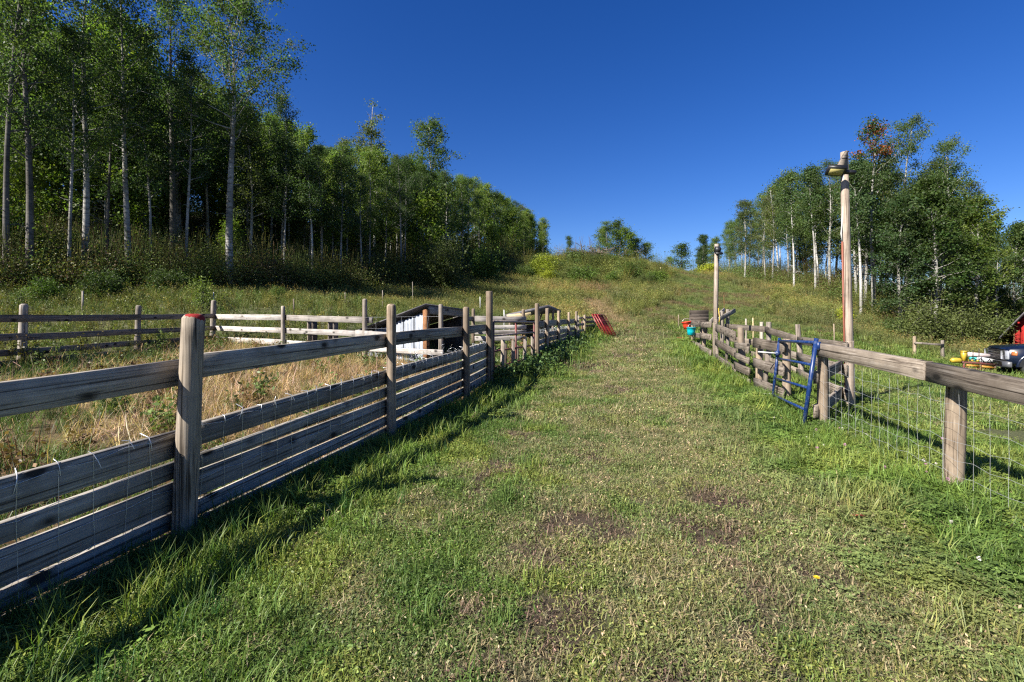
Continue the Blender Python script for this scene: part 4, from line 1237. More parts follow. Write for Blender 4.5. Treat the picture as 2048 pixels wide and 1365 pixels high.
# ------------------------------------------------------------------ trees
def make_tree(seed, h, r0, crown0, width, nbr, leaf_n, leaf_s, green, lean=0.0, bare_top=0.0, top_heavy=0.0, autumn=0.0, sparse=0.0, bark='bark', clump=.42):
    """A trunk mesh with its limbs and a crown mesh of leaf clusters gathered round the twigs."""
    rg = np.random.default_rng(seed)
    mb = MB()
    n = 12
    ph = rg.uniform(0, 6, 4)
    def spine(t):
        return np.array((lean * h * t ** 1.3 + .02 * h * math.sin(ph[0] + t * 5) * t, .02 * h * math.sin(ph[1] + t * 4) * t, h * t))
    pts = [spine(t) for t in np.linspace(0, .97, n)]
    pts[0][2] = -.5
    rad = [r0 * (1.15 if i == 0 else 1) * (1 - .93 * (i / (n - 1)) ** 1.15) + .012 for i in range(n)]
    mb.tube(pts, rad, 8)
    cents, wts, tops = [], [], []
    ga = rg.uniform(0, 6)
    for b in range(nbr):
        u = (b + rg.uniform(0, 1)) / nbr
        t = crown0 + (1 - crown0) * .97 * u
        ga += 2.4 + rg.normal(0, .4)
        prof = (1 - u) ** .55 * (.55 + .9 * u) if not top_heavy else math.sin(math.pi * min(1, .22 + .72 * u)) * (.6 + .5 * u)
        Lb = width * prof * rg.uniform(.6, 1.25) + .25
        p = spine(t)
        el = rg.uniform(.25, .8) + .35 * u
        d = np.array((math.cos(ga) * math.cos(el), math.sin(ga) * math.cos(el), math.sin(el)))
        bp = [p]
        k = 4
        for s in range(k):
            d = d + np.array((rg.normal(0, .16), rg.normal(0, .16), rg.normal(.04, .12)))
            d /= np.linalg.norm(d)
            bp.append(bp[-1] + d * Lb / k)
        rb_ = max(.012, r0 * (1 - t) * .42 + .012)
        mb.tube(bp, [rb_, rb_ * .75, rb_ * .55, rb_ * .35, .006], 5, cap=False)
        bare = u > 1 - bare_top
        for s in range(3):
            q0 = bp[2 + s % 3]
            dd = d + rg.normal(0, .7, 3); dd /= np.linalg.norm(dd)
            Ls = Lb * rg.uniform(.25, .5)
            q1 = q0 + dd * Ls * .5; q2 = q1 + (dd + np.array((0, 0, rg.uniform(-.2, .3)))) * Ls * .5
            mb.tube([q0, q1, q2], [rb_ * .4, rb_ * .3, .005], 4, cap=False)
            if bare and rg.uniform() < .85: continue
            if rg.uniform() < sparse: continue
            cents += [q1, q2]; wts += [.7, 1.0]; tops += [u, u]
        if bare and rg.uniform() < .85: continue
        cents += [bp[2], bp[3], bp[4]]; wts += [.5, .9, 1.0]; tops += [u, u, u]
    if not bare_top:
        for _ in range(3):
            cents.append(spine(.97) + rg.normal(0, .25, 3)); wts.append(.8); tops.append(1.0)
    # dead twigs below the crown
    for b in range(7):
        t = rg.uniform(.15, crown0 + .1); p = spine(t); an = rg.uniform(0, 6.3); L_ = rg.uniform(.3, .9)
        mb.tube([p, p + np.array((math.cos(an) * L_ * .6, math.sin(an) * L_ * .6, L_ * .1)), p + np.array((math.cos(an) * L_, math.sin(an) * L_, L_ * rg.uniform(-.2, .3)))], [.018, .012, .004], 4, cap=False)
    tm = mb.mesh('trunk', M[bark], True)
    cents = np.array(cents); wts = np.array(wts); tops = np.array(tops)
    pick = rg.choice(len(cents), leaf_n, p=wts / wts.sum())
    off = rg.normal(0, 1, (leaf_n, 3)) * np.array((clump, clump, clump * .7)) * rg.uniform(.5, 1.1, (leaf_n, 1))
    pos = cents[pick] + off
    g = np.array(green)
    cv = rg.uniform(.72, 1.3, len(cents))
    hue = rg.uniform(-.12, .22, len(cents))
    tint = g[None] * cv[pick][:, None] * np.stack([1 + hue[pick], np.ones(leaf_n), np.ones(leaf_n) - hue[pick] * .4], -1)
    if autumn:
        am = (rg.uniform(0, 1, len(cents)) < autumn * 1.1) & (tops > .62)
        tint[am[pick]] = np.array((.36, .12, .045)) * rg.uniform(.6, 1.2, (am[pick].sum(), 1))
    V, F, C = leaves(pos, leaf_s, rg, flat=.1, tint=tint, aspect=.78, droop=.3)
    cm = fast_mesh('crown', V, F, M['leaf'], col=C)
    return tm, cm, h


def lone_tree(name, meshes, x, y, height, rz, label, group, cat='tree', squash=1.0):
    tm, cm, h = meshes
    k = height / h
    t = thing(name, label, cat, (x, y, h1(x, y)), group)
    t.rotation_euler = (0, 0, rz)
    t.scale = (k * squash, k * squash, k)
    for nm, me in (('trunk', tm), ('crown', cm)):
        o = bpy.data.objects.new(nm, me); COL.objects.link(o); o.parent = t
    return t


G_AS = (.088, .138, .042)
G_DK = (.062, .102, .038)
G_OL = (.095, .122, .048)
TALL = [make_tree(11, 15.5, .15, .36, 2.5, 32, 10500, .105, G_AS, lean=.02, clump=.33),
        make_tree(12, 15.0, .135, .42, 2.2, 30, 9000, .105, G_DK, lean=.04, sparse=.2, clump=.3),
        make_tree(13, 16.0, .155, .38, 2.5, 32, 10500, .105, G_AS, lean=-.02, sparse=.25, clump=.32),
        make_tree(14, 14.0, .105, .44, 1.9, 26, 8000, .105, G_DK, lean=.03, clump=.32)]
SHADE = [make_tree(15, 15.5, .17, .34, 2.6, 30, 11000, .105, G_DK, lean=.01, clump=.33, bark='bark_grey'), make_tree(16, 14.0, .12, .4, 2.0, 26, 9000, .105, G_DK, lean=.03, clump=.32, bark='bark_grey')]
SPRD = make_tree(21, 15.4, .19, .50, 4.9, 36, 21000, .11, G_DK, lean=.0, top_heavy=1, sparse=.12, clump=.3)
MID = [make_tree(31, 12.0, .105, .32, 1.7, 26, 7500, .12, G_AS, clump=.34),
       make_tree(32, 11.5, .10, .34, 1.6, 26, 7500, .12, (.105, .16, .042), lean=.03, clump=.34),
       make_tree(33, 12.5, .11, .30, 1.8, 28, 8000, .12, G_OL, sparse=.15, clump=.36),
       make_tree(34, 11.0, .09, .4, 1.5, 22, 7000, .12, G_DK, lean=-.04, clump=.34)]
LOW = [make_tree(36, 11.0, .09, .16, 1.9, 34, 7000, .16, (.115, .175, .045), clump=.34), make_tree(37, 10.5, .085, .2, 1.8, 30, 6500, .16, (.10, .155, .042), lean=.03, clump=.36)]  # brighter green paints sunlight onto the trees behind the front row
YNG = [make_tree(41, 7.0, .06, .2, 1.4, 20, 4500, .15, (.11, .165, .030), bark='bark_grey'),
       make_tree(42, 6.0, .055, .15, 1.5, 20, 4500, .15, (.085, .13, .028), bark='bark_grey')]
DENSE = [make_tree(51, 12.0, .14, .12, 2.5, 44, 14000, .16, G_DK, clump=.34),
         make_tree(52, 13.0, .15, .2, 2.4, 42, 13000, .16, (.07, .11, .03), lean=.03, clump=.34)]
BARE = make_tree(61, 14.0, .13, .34, 1.7, 26, 5000, .14, G_OL, bare_top=.3, clump=.33)
CLUB = make_tree(62, 15.0, .14, .52, 2.3, 28, 7000, .15, G_DK, top_heavy=1, bare_top=.06, clump=.36)
RUSTY = make_tree(63, 16.0, .16, .3, 2.4, 32, 9000, .15, G_DK, autumn=.32, bare_top=.08, clump=.34)
SNAG = make_tree(64, 13.0, .10, .4, 1.4, 24, 2500, .13, G_OL, sparse=.5, bare_top=.3)
POLEY = [make_tree(71, 12.5, .12, .52, 1.6, 20, 6000, .16, G_DK, lean=-.05, bark='bark_pale'), make_tree(72, 12.0, .11, .48, 1.7, 22, 6500, .16, G_AS, lean=.04, bark='bark_pale')]

def hgt(px, d, top):
    x = (px - HX) / FPX * d
    return CAMZ - (top - HY) / FPX * d - h1(x, d)

NAMED = [
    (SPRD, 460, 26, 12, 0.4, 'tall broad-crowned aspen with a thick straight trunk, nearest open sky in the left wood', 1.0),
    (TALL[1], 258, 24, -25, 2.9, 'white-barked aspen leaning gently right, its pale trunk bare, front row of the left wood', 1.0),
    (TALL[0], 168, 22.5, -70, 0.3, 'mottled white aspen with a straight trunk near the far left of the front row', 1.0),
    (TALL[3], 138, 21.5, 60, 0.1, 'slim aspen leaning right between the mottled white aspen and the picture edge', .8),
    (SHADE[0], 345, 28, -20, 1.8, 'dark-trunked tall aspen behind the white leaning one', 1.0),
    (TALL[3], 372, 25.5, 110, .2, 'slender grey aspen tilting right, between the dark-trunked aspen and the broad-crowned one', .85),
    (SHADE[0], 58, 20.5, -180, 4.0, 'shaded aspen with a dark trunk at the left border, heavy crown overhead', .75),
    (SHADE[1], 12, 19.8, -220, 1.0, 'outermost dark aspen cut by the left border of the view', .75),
    (MID[3], 302, 25, 170, 1.0, 'thin straight sapling-like aspen between the two leaning ones', .8),
    (SHADE[1], 214, 24, 120, 2.0, 'thin dark aspen just left of the white-barked leaning one', .8),
    (TALL[3], 563, 33, 196, 1.2, 'slim aspen with a small tufted top standing clear of the lower canopy', .8),
    (BARE, 748, 46, 202, 1.4, 'aspen with a bare forked dead top sticking above the canopy', 1.0),
    (CLUB, 866, 55, 243, 2.2, 'tall aspen with a club-shaped crown rising alone above its neighbours', 1.15),
    (MID[1], 1085, 82, 437, .5, 'last rounded aspen at the tip of the left wood on the skyline', 1.1),
    (RUSTY, 1748, 37, 240, 0.5, 'tallest aspen of the right wood with rusty orange leaves at its top', 1.0),
    (TALL[1], 1810, 38, 242, .1, 'tall dark aspen with a windblown crown right of the rusty-topped one', .9),
    (TALL[2], 1905, 38, 286, .3, 'leaning aspen with a long pale bare limb through its crown', 1.0),
    (POLEY[0], 1722, 35.5, 330, .2, 'white-trunked aspen leaning left just right of the lamp pole', .9),
    (TALL[0], 1660, 45, 325, 1.9, 'full green aspen behind the lamp pole head', 1.0),
    (POLEY[0], 1631, 46, 340, 0, 'straight white aspen trunk standing clear with one bare side branch', .9),
    (POLEY[1], 1588, 51, 350, 3.4, 'pale aspen with a narrow crown left of the straight white trunk', .85),
    (SNAG, 1545, 60, 375, .8, 'half dead greyish aspen with thin twigs at the middle of the right wood', 1.1),
    (MID[2], 1490, 66, 402, 0.9, 'rounded aspen with a dark top on the left shoulder of the right wood', 1.3),
    (DENSE[0], 1405, 100, 472, 1.0, 'bushy aspen at the left tip of the right wood on the skyline', 1.0),
    (DENSE[1], 1870, 33, 360, 1.1, 'dense leafy tree bulging low in front of the right wood', 1.1),
    (DENSE[0], 1800, 33.5, 400, 2.3, 'thick dark leafy tree low between the lamp pole and the brace posts', 1.1),
    (DENSE[1], 1950, 36, 400, .3, 'dense dark tree above the yellow implement', 1.1),
    (DENSE[0], 2030, 41, 452, 2.0, 'shaggy tree behind the red building roof', 1.0),
    (MID[2], 2046, 45, 450, .4, 'thin aspen at the right border behind the red building', 1.0),
    (YNG[1], 1362, 112, 494, 1.6, 'lone round tree on the skyline just left of the right wood', 1.5),
    (YNG[0], 1340, 116, 516, .6, 'small dark tree touching the lone round one on the skyline', 1.2),
    (MID[0], 1213, 92, 446, .5, 'aspen with twin pale stems standing behind the brush pile', 1.5),
    (YNG[1], 1232, 95, 450, 1.7, 'aspen crowding the right side of the twin-stemmed one', .95),
    (YNG[0], 1250, 93, 460, 2.7, 'pointed dark aspen right of the crest clump', 1.1),
    (YNG[1], 1271, 96, 482, 3.1, 'low round tree right of the crest clump', 1.15),
    (YNG[1], 1293, 97, 490, 4.1, 'grey-green low tree at the right end of the crest clump', 1.25),
    (YNG[0], 1262, 95, 470, 5.1, 'light green young tree between the pointed one and the low round one', 1.0),
    (YNG[1], 1204, 96, 462, 2.1, 'bushy young aspen tucked behind the left side of the twin-stemmed one', .9),
    (YNG[1], 1138, 78, 487, .4, 'small bushy sapling left of the brush pile on the skyline', .8),
]
for i, (ms, px, d, top, rz, lab, sq) in enumerate(NAMED):
    x = (px - HX) / FPX * d
    lone_tree('aspen_tree' if ms not in DENSE else 'leafy_tree', ms, x, d, max(4, hgt(px, d, top)), rz, lab, 'trees of the woods', squash=sq)

rt = np.random.default_rng(99)
placed = [((n[1] - HX) / FPX * n[2], n[2]) for n in NAMED]
def far_enough(x, y, m): return all((x - a) ** 2 + (y - b) ** 2 > m * m for a, b in placed)
LABELLED = {}
for side, (BX, CX, lo, hi, num) in {'left': (LB, LC, -160, 1085, 235), 'right': (RB, RC, 1392, 2200, 80)}.items():
    tries = 0; k = 0
    while k < num and tries < 4000:
        tries += 1
        px = rt.uniform(lo, hi)
        db = np.interp(px, *BX)
        d = db + .8 + rt.exponential(9.0 if side == 'left' else 8.0) * (1 + db / 90)
        if d > db + 38: continue
        x = (px - HX) / FPX * d
        if not far_enough(x, d, 1.5 if d < 60 else 2.2): continue
        top = np.interp(px, *CX)
        hm = hgt(px, d, top + rt.uniform(0, 1) ** 1.5 * 75 * 34 / d)
        hmax = rt.uniform(9.5, 14.5)
        hh = min(hm, hmax)
        if hh < 4.5: continue
        if side == 'left' and rt.uniform() < .2: hh = rt.uniform(3.0, 5.5)
        if side == 'left' and px < 520 and d < db + 6 and rt.uniform() < .6: continue
        pool = ((LOW + LOW + MID if d > db + 9 else LOW[:1] + MID + POLEY + TALL[1:] if d > db + 4 else MID + MID + POLEY[:1] + TALL[1:]) if hh > 8 else YNG + YNG + LOW if hh > 5.6 else YNG) if side == 'left' else ((MID + POLEY + POLEY + DENSE[:1]) if px < 1740 else (DENSE + MID + TALL[:2]))
        ms = pool[rt.integers(len(pool))]
        placed.append((x, d)); k += 1
        far_ = 'front' if d < db + 5 else 'deep'
        marks = ((30, 'beyond the left border'), (180, 'above the dark side fence'), (330, 'left of the red topped post'), (450, 'just above the red topped post'), (580, 'above the left pale fence bay'), (720, 'above the right pale fence bay'), (800, 'left of the metal shelter'), (880, 'above the metal shelter'), (960, 'above the tall gate post'), (1030, 'above the rusty gate'), (1090, 'at the skyline tip'),
                 (1450, 'above the thin lamp pole'), (1520, 'above the plank fence'), (1590, 'left of the blue gate'), (1660, 'just left of the tall lamp pole'), (1740, 'just right of the tall lamp pole'), (1830, 'left of the brace posts'), (1900, 'behind the brace posts'), (1990, 'behind the yellow implement'), (9999, 'behind the red building'))
        where = next(m_ for lim, m_ in marks if px < lim)
        look = 'dark leafy tree' if ms in DENSE else 'white-stemmed aspen' if ms in POLEY else 'tall aspen' if ms in TALL else 'dusky trunked aspen' if ms in SHADE else 'bushy low-crowned aspen' if ms in LOW else 'small young aspen' if ms in YNG else 'slim aspen'
        lab = '%s %s the %s wood, %s' % (look, 'fronting' if far_ == 'front' else 'half hidden inside', side, where)
        LABELLED.setdefault(lab, []).append(None)
        LABELLED[lab][-1] = lone_tree('aspen_tree' if ms not in DENSE else 'leafy_tree', ms, x, d, hh, rt.uniform(0, 6.28), lab, 'aspens of the left wood' if side == 'left' else 'trees of the right wood', squash=rt.uniform(.85, 1.15))
for lab, obs in LABELLED.items():
    if 'fronting' in lab and 2 <= len(obs) <= 3:
        obs.sort(key=lambda o: -o.scale.z)
        for o, w_ in zip(obs, ('taller', 'shorter') if len(obs) == 2 else ('tallest', 'middling', 'shortest')):
            o['label'] = w_ + ' ' + lab
# the left wood goes on outside the view, where it shades its own edge
for i in range(7):
    for _ in range(60):
        x, y = rt.uniform(-48, -21.5), rt.uniform(-6, 20)
        if x < -21 - .1 * max(0, y) and (x + 20) * 1.05 < -y * .05 - 2 and far_enough(x, y, 2.2) and colpx(x, max(y, .6)) < -170:
            placed.append((x, y))
            lone_tree('aspen_tree', TALL[rt.integers(3)], x, y, rt.uniform(11, 14), rt.uniform(0, 6.28), 'aspen of the left wood standing outside the left border', 'aspens of the left wood')
            break


# ------------------------------------------------------------------ bushes as things
def make_bush(seed, h, w, leaf_n, leaf_s, green, stems=9):
    rg = np.random.default_rng(seed)
    mb = MB(); cents = []
    for s in range(stems):
        an = rg.uniform(0, 6.28); sp = rg.uniform(.1, 1) * w * .5
        top = np.array((math.cos(an) * sp, math.sin(an) * sp, h * rg.uniform(.55, 1) * (1 - .35 * (sp / (w * .5)) ** 2)))
        a = np.array((math.cos(an) * .1, math.sin(an) * .1, -.15)); m1 = a * .5 + top * .5 + rg.normal(0, .1, 3)
        mb.tube([a, m1, top], [.035, .022, .007], 5, cap=False)
        for t in np.linspace(.3, 1, 8):
            p = a * (1 - t) ** 2 + 2 * m1 * t * (1 - t) + top * t * t
            cents.append(p)
            q = p + rg.normal(0, .22 * w * .5, 3) * np.array((1, 1, .6))
            mb.tube([p, (p + q) / 2 + rg.normal(0, .03, 3), q], [.012, .009, .004], 4, cap=False)
            cents.append(q)
    cents = np.array(cents); cents[:, 2] = np.maximum(cents[:, 2], .1)
    pick = rg.integers(0, len(cents), leaf_n)
    pos = cents[pick] + rg.normal(0, .16 * max(w, h) * .5 + .05, (leaf_n, 3)) * np.array((1, 1, .8))
    pos[:, 2] = np.maximum(pos[:, 2], .03)
    cv = rg.uniform(.7, 1.35, len(cents))
    V, F, C = leaves(pos, leaf_s, rg, flat=.15, tint=np.array(green)[None] * cv[pick][:, None], aspect=.62, droop=.2)
    return mb.mesh('stems', M['bark_grey'], True), fast_mesh('foliage', V, F, M['leaf_bush'], col=C), h


BUSH = {'big': make_bush(1, 4.2, 4.2, 9000, .15, (.085, .105, .032), 16), 'dark': make_bush(2, 2.6, 3.0, 6000, .13, (.055, .085, .024)), 'lime': make_bush(3, 2.0, 2.8, 5500, .13, (.25, .28, .03), 14),
        'mid': make_bush(4, 2.2, 2.2, 4500, .12, (.095, .15, .03)), 'low': make_bush(5, 1.1, 1.7, 2600, .10, (.09, .12, .032)), 'thin': make_bush(6, 2.4, 1.5, 1500, .10, (.10, .14, .035), 6)}
BS = [('big', 878, 37.5, 475, 'big round olive shrub in front of the left wood, right of the metal shelter', 1.05), ('mid', 962, 47, 498, 'small upright shrub with thin stem at the wood edge right of the big olive shrub', 1.0), ('dark', 993, 54, 505, 'dark low shrub at the wood edge, just below the crest', .9),
      ('lime', 1085, 55, 520, 'yellow-green leafy bush on the crest of the weedy mound', 1.15), ('mid', 1118, 56.5, 530, 'fresh green bush touching the yellow-green one on its right', 1.0), ('dark', 1285, 58, 527, 'dark green bush at the right end of the weedy mound', 1.1), ('low', 1245, 56, 540, 'green bush low on the mound under the brush pile', 1.3), ('mid', 1210, 60, 520, 'leafy bush on the mound crest beside the brush pile', 1.2),
      ('lime', 1418, 76, 532, 'yellowish bush on the skyline under the left tip of the right wood', 1.2), ('big', 1858, 29, 600, 'wide leafy bush bulging out of the right wood above the brace posts', 1.2), ('dark', 1790, 31, 640, 'dark bush at the foot of the right wood left of the brace posts', 1.2), ('lime', 1690, 33, 622, 'yellow-green weeds bush at the wood foot behind the lamp pole', .8), ('dark', 1655, 42, 600, 'dark green bush below the white trunks left of the lamp pole', 1.1),
      ('big', 1935, 32, 610, 'tall mixed green bush behind the yellow implement', 1.1), ('dark', 2000, 33, 640, 'blue-green shrub beside the red building', 1.2), ('thin', 403, 17.5, 545, 'thin pale leafy sapling in front of the dark left wood', 1.0), ('thin', 40, 15.5, 572, 'yellowish thin sapling at the left border behind the dark fence', 1.0), ('mid', 90, 17.5, 560, 'leafy shrub behind the dark fence near the left border', 1.0), ('mid', 555, 21, 578, 'sunlit leafy weeds shrub behind the pale back fence', .8), ('dark', 215, 19, 545, 'dim green shrub at the foot of the white leaning aspen', 1.1), ('dark', 330, 22, 545, 'dim green shrub below the dark-trunked aspen', 1.2), ('low', 680, 21, 600, 'low bright bush in the grass behind the pale back fence', 1.0)]
for (kd, px, d, top, lab, sq) in BS:
    st, fo_, h = BUSH[kd]
    x = (px - HX) / FPX * d
    z = h1(x, d)
    k = max(1.4 if 50 < d < 62 else .6, CAMZ - (top - 6 - HY) / FPX * d - z) / h
    t = thing('bush', lab, 'bush', (x, d, z), 'bushes along the wood edges')
    t.rotation_euler = (0, 0, (px * 1.7) % 6.28); t.scale = (k * sq, k * sq, k)
    for nm, me in (('stems', st), ('foliage', fo_)):
        o = bpy.data.objects.new(nm, me); COL.objects.link(o); o.parent = t

rbu = np.random.default_rng(321)
for i in range(22):
    px, d = rbu.uniform(1050, 1320), rbu.uniform(49, 60)
    kd = ('mid', 'dark', 'low', 'mid', 'lime', 'big')[i % 6]
    st, fo_, h = BUSH[kd]
    x = (px - HX) / FPX * d
    k = rbu.uniform(1.0, 2.0) / h
    t = thing('bush', {'mid': 'fresh green shrub among the weeds on the mound slope', 'dark': 'dark green shrub among the weeds on the mound slope', 'low': 'low green shrub among the weeds on the mound slope', 'lime': 'small yellow-green shrub among the weeds on the mound slope', 'big': 'olive shrub among the weeds on the mound slope'}[kd], 'bush', (x, d, h1(x, d)), 'shrubs on the weedy mound')
    t.rotation_euler = (0, 0, rbu.uniform(0, 6.28)); t.scale = (k * 1.35, k * 1.35, k)
    for nm, me in (('stems', st), ('foliage', fo_)):
        o = bpy.data.objects.new(nm, me); COL.objects.link(o); o.parent = t

# brush pile with an upturned root plate on the crest
pc = P(1185, 510, 61); pz = h1(pc.x, pc.y) + .25
bpile = thing('brush_pile', 'heap of dead branches with an upturned root plate on the crest of the mound', 'brush pile', (pc.x, pc.y, pz))
rg = np.random.default_rng(5)
mb = MB()
for k in range(120):
    p = rg.normal(0, 1, 3) * np.array((2.2, 1.1, .35)) + np.array((-.3, 0, .9))
    d = rg.normal(0, 1, 3) * np.array((1, .6, .45)); d /= np.linalg.norm(d)
    L_ = rg.uniform(.8, 2.2)
    mb.tube([p - d * L_ / 2, p + rg.normal(0, .08, 3), p + d * L_ / 2], [.04, .03, .008], 4, cap=False)
for k in range(9):
    p = np.array((rg.uniform(-2.5, .5), rg.normal(0, .5), 1.0)); d = np.array((rg.normal(-.1, .25), 0, 1))
    mb.tube([p, p + d * .8, p + d * rg.uniform(1.4, 2.4)], [.04, .025, .008], 4, cap=False)
q = mb.build('branches', M['stick'], bpile); q['kind'] = 'stuff'
mb = MB(); mb.tube([(-4.4, -.3, 1.25), (-2.9, -.2, 1.3), (-1.4, -.45, 1.0), (.6, -.5, .7)], [.02, .05, .09, .13], 8)
mb.build('log', M['dark_board'], bpile, smooth=True)
mb = MB()
for k in range(60):
    an = rg.uniform(0, 6.28); L_ = rg.uniform(.5, 1.25)
    mb.tube([(.7, -.5, .6), (.7 + math.cos(an) * L_ * .5, -.8 + rg.normal(0, .15), .6 + math.sin(an) * L_ * .5), (.7 + math.cos(an) * L_, -.9 + rg.normal(0, .2), .6 + math.sin(an) * L_)], [.12, .07, .01], 4, cap=False)
mb.build('root_plate', M['stick'], bpile)

# ------------------------------------------------------------------ scattered ground cover
def samp(dens, xlo, xhi, ylo, yhi, rng=RNG, cone=True):
    n = int(dens * (xhi - xlo) * (yhi - ylo))
    x, y = rng.uniform(xlo, xhi, n), rng.uniform(ylo, yhi, n)
    if cone:
        k = np.abs(x) < 1.22 * (y + .9) + .3
        x, y = x[k], y[k]
    return x, y


def p3(x, y, dz=0.0): return np.stack([x, y, H(x, y) + dz], -1)


R_ = RNG
# lawn: short blades, flattened thatch, clover and broad leaves
def bits(n, s, size):
    rr = s * np.sqrt(R_.uniform(0, 1, n)); an = R_.uniform(0, 6.28, n)
    c = np.stack([rr * np.cos(an), rr * np.sin(an), R_.uniform(.006, .03, n)], -1)
    tv = np.ones((n, 3)) * R_.uniform(.6, 1.5, (n, 1))
    tv[R_.uniform(0, 1, n) < .2] *= np.array((1.5, 1.15, 1.3))
    return [leaves(c, size, R_, flat=.5, tint=tv, aspect=.45)]


lawn_src = [source([blades(40, .09, .018, .052, .0028, .0055, 1.5, lie=.7, dry=.12)] + bits(22, .09, .016), M['blade']) for _ in range(3)]
lawn_src += [source([blades(30, .09, .025, .075, .002, .0042, .9, lie=1.0, dry=.3)] + bits(14, .09, .014), M['blade']) for _ in range(2)]          # 3,4 thatch


def clover(n, s, hgt_):
    parts = []
    rr = s * np.sqrt(R_.uniform(0, 1, n)); an = R_.uniform(0, 6.28, n)
    cx, cy, cz = rr * np.cos(an), rr * np.sin(an), R_.uniform(.3, 1, n) * hgt_
    cen = []
    for k in range(3):
        a = an + k * 2.09
        cen.append(np.stack([cx + np.cos(a) * .008, cy + np.sin(a) * .008, cz], -1))
    cen = np.concatenate(cen)
    return [leaves(cen, .0135, R_, flat=.85, tint=np.ones((len(cen), 3)) * R_.uniform(.8, 1.25, (len(cen), 1)), aspect=.95), blades(n // 2, s, hgt_ * .6, hgt_ * 1.3, .002, .0035, .8)]


lawn_src += [source(clover(34, .08, .045), M['blade']) for _ in range(2)]          # 5,6


def rosette(n, L_):
    az = np.linspace(0, 6.28, n, endpoint=False) + R_.normal(0, .2, n)
    V, F, C = [], [], []
    for a in az:
        l = L_ * R_.uniform(.7, 1.2); w = l * R_.uniform(.2, .3)
        d = np.array((math.cos(a), math.sin(a), 0)); s = np.array((-d[1], d[0], 0)); z = np.array((0, 0, 1.0))
        b0 = len(V)
        up = R_.uniform(.15, .5)
        V += [d * .005 + z * .005, d * l * .45 + s * w * .6 + z * l * up, d * l * .45 - s * w * .6 + z * l * up, d * l * .8 + s * w * .75 + z * l * up * .9, d * l * .8 - s * w * .75 + z * l * up * .9, d * l * 1.05 + z * l * up * .5]
        F += [(b0, b0 + 2, b0 + 1), (b0 + 5, b0 + 3, b0 + 4)]
        C += [np.ones(3) * R_.uniform(.8, 1.2)] * 6
    Vq = np.array(V)
    n0 = len(az)
    quads_ = np.array([(i * 6 + 1, i * 6 + 2, i * 6 + 4, i * 6 + 3) for i in range(n0)])
    return Vq, [np.array(F), quads_], np.array(C)


lawn_src += [source([rosette(9, .05)], M['blade']), source([rosette(7, .04), blades(14, .06, .03, .07, .003, .005, 1)], M['blade'])]      # 7,8
lawn_src += [source([blades(30, .07, .06, .13, .003, .0055, 1.0, lie=.25, dry=.05)], M['blade']) for _ in range(2)]      # 9,10 longer tufts


def lawn_layer(x, y, near):
    keep = ~in_poly(x, y, PEN)
    keep &= R_.uniform(0, 1, len(x)) > forest_amt(x, y)
    x, y = x[keep], y[keep]
    da_ = dirt_amt(x, y)
    bare = R_.uniform(0, 1, len(x)) < da_ * .8
    k = ~bare | (R_.uniform(0, 1, len(x)) < .3)
    x, y, da_, bare = x[k], y[k], da_[k], bare[k]
    n = len(x)
    dL = seg_dist(x, y, LF); dR = np.minimum(seg_dist(x, y, RF), seg_dist(x, y, RO))
    track = seg_dist(x, y, TRACK)
    big = fbm(x * .9, y * .9, 41); mid_ = fbm(x * 2.6, y * 2.6, 43); fine = vnoise(x * 7, y * 7, 47)
    dry = sstep(.46, .74, big * .4 + mid_ * .6 + .24 * (1 - sstep(.5, 2.2, track)) - .38 * (1 - sstep(.35, 1.3, dR)) - .3 * (1 - sstep(.5, 1.3, dL)) + .3 * da_)
    lush = np.clip((1 - sstep(.3, 1.25, dL)) + (1 - sstep(.2, 1.9, dR)) * .9 + sstep(.5, 2.5, x - 3.6) * .3, 0, 1)
    u = R_.uniform(0, 1, n)
    idx = np.where(u < dry * .5 + .06, R_.integers(3, 5, n), R_.integers(0, 3, n))
    u2 = R_.uniform(0, 1, n)
    idx = np.where(u2 < lush * np.where(x < .8, .07, .34 + .3 * (fine > .5)), R_.integers(5, 7, n), idx)
    idx = np.where((u2 > .985) | ((u2 > .93) & (lush > .4) & (x > 0)), R_.integers(7, 9, n), idx)
    u3 = R_.uniform(0, 1, n)
    idx = np.where((u3 < .3 * lush * sstep(.35, .6, mid_)) | ((u3 < .05) & (dry < .25)), R_.integers(9, 11, n), idx)
    green = np.array((.112, .176, .040))[None] * (.75 + .5 * fine[:, None]) * np.stack([np.ones(n), np.ones(n), np.ones(n)], -1)
    bright = np.array((.145, .215, .036))
    green = green * (1 - lush[:, None] * .6) + bright * lush[:, None] * .6
    dark = np.array((.07, .125, .03))
    bl = sstep(.45, .62, vnoise(x * 1.7, y * 1.7, 61))[:, None] * .6
    green = green * (1 - bl) + dark * bl
    yb = sstep(.56, .7, vnoise(x * 3.3 + 9, y * 3.3, 67))[:, None] * .7
    green = green * (1 - yb) + np.array((.19, .23, .05)) * yb
    tan = np.array((.27, .25, .125))
    t = green * (1 - .34 * dry[:, None]) + tan * .34 * dry[:, None]
    t[idx == 3] = (.20, .195, .095); t[idx == 4] = (.26, .235, .13)
    idx = np.where(bare, R_.integers(3, 5, n), idx)
    t[bare] = (.15, .115, .08)
    t *= R_.uniform(.78, 1.22, (n, 1))
    scl = R_.uniform(.75, 1.25, n) * (1 + .3 * lush)
    return x, y, idx, scl, t


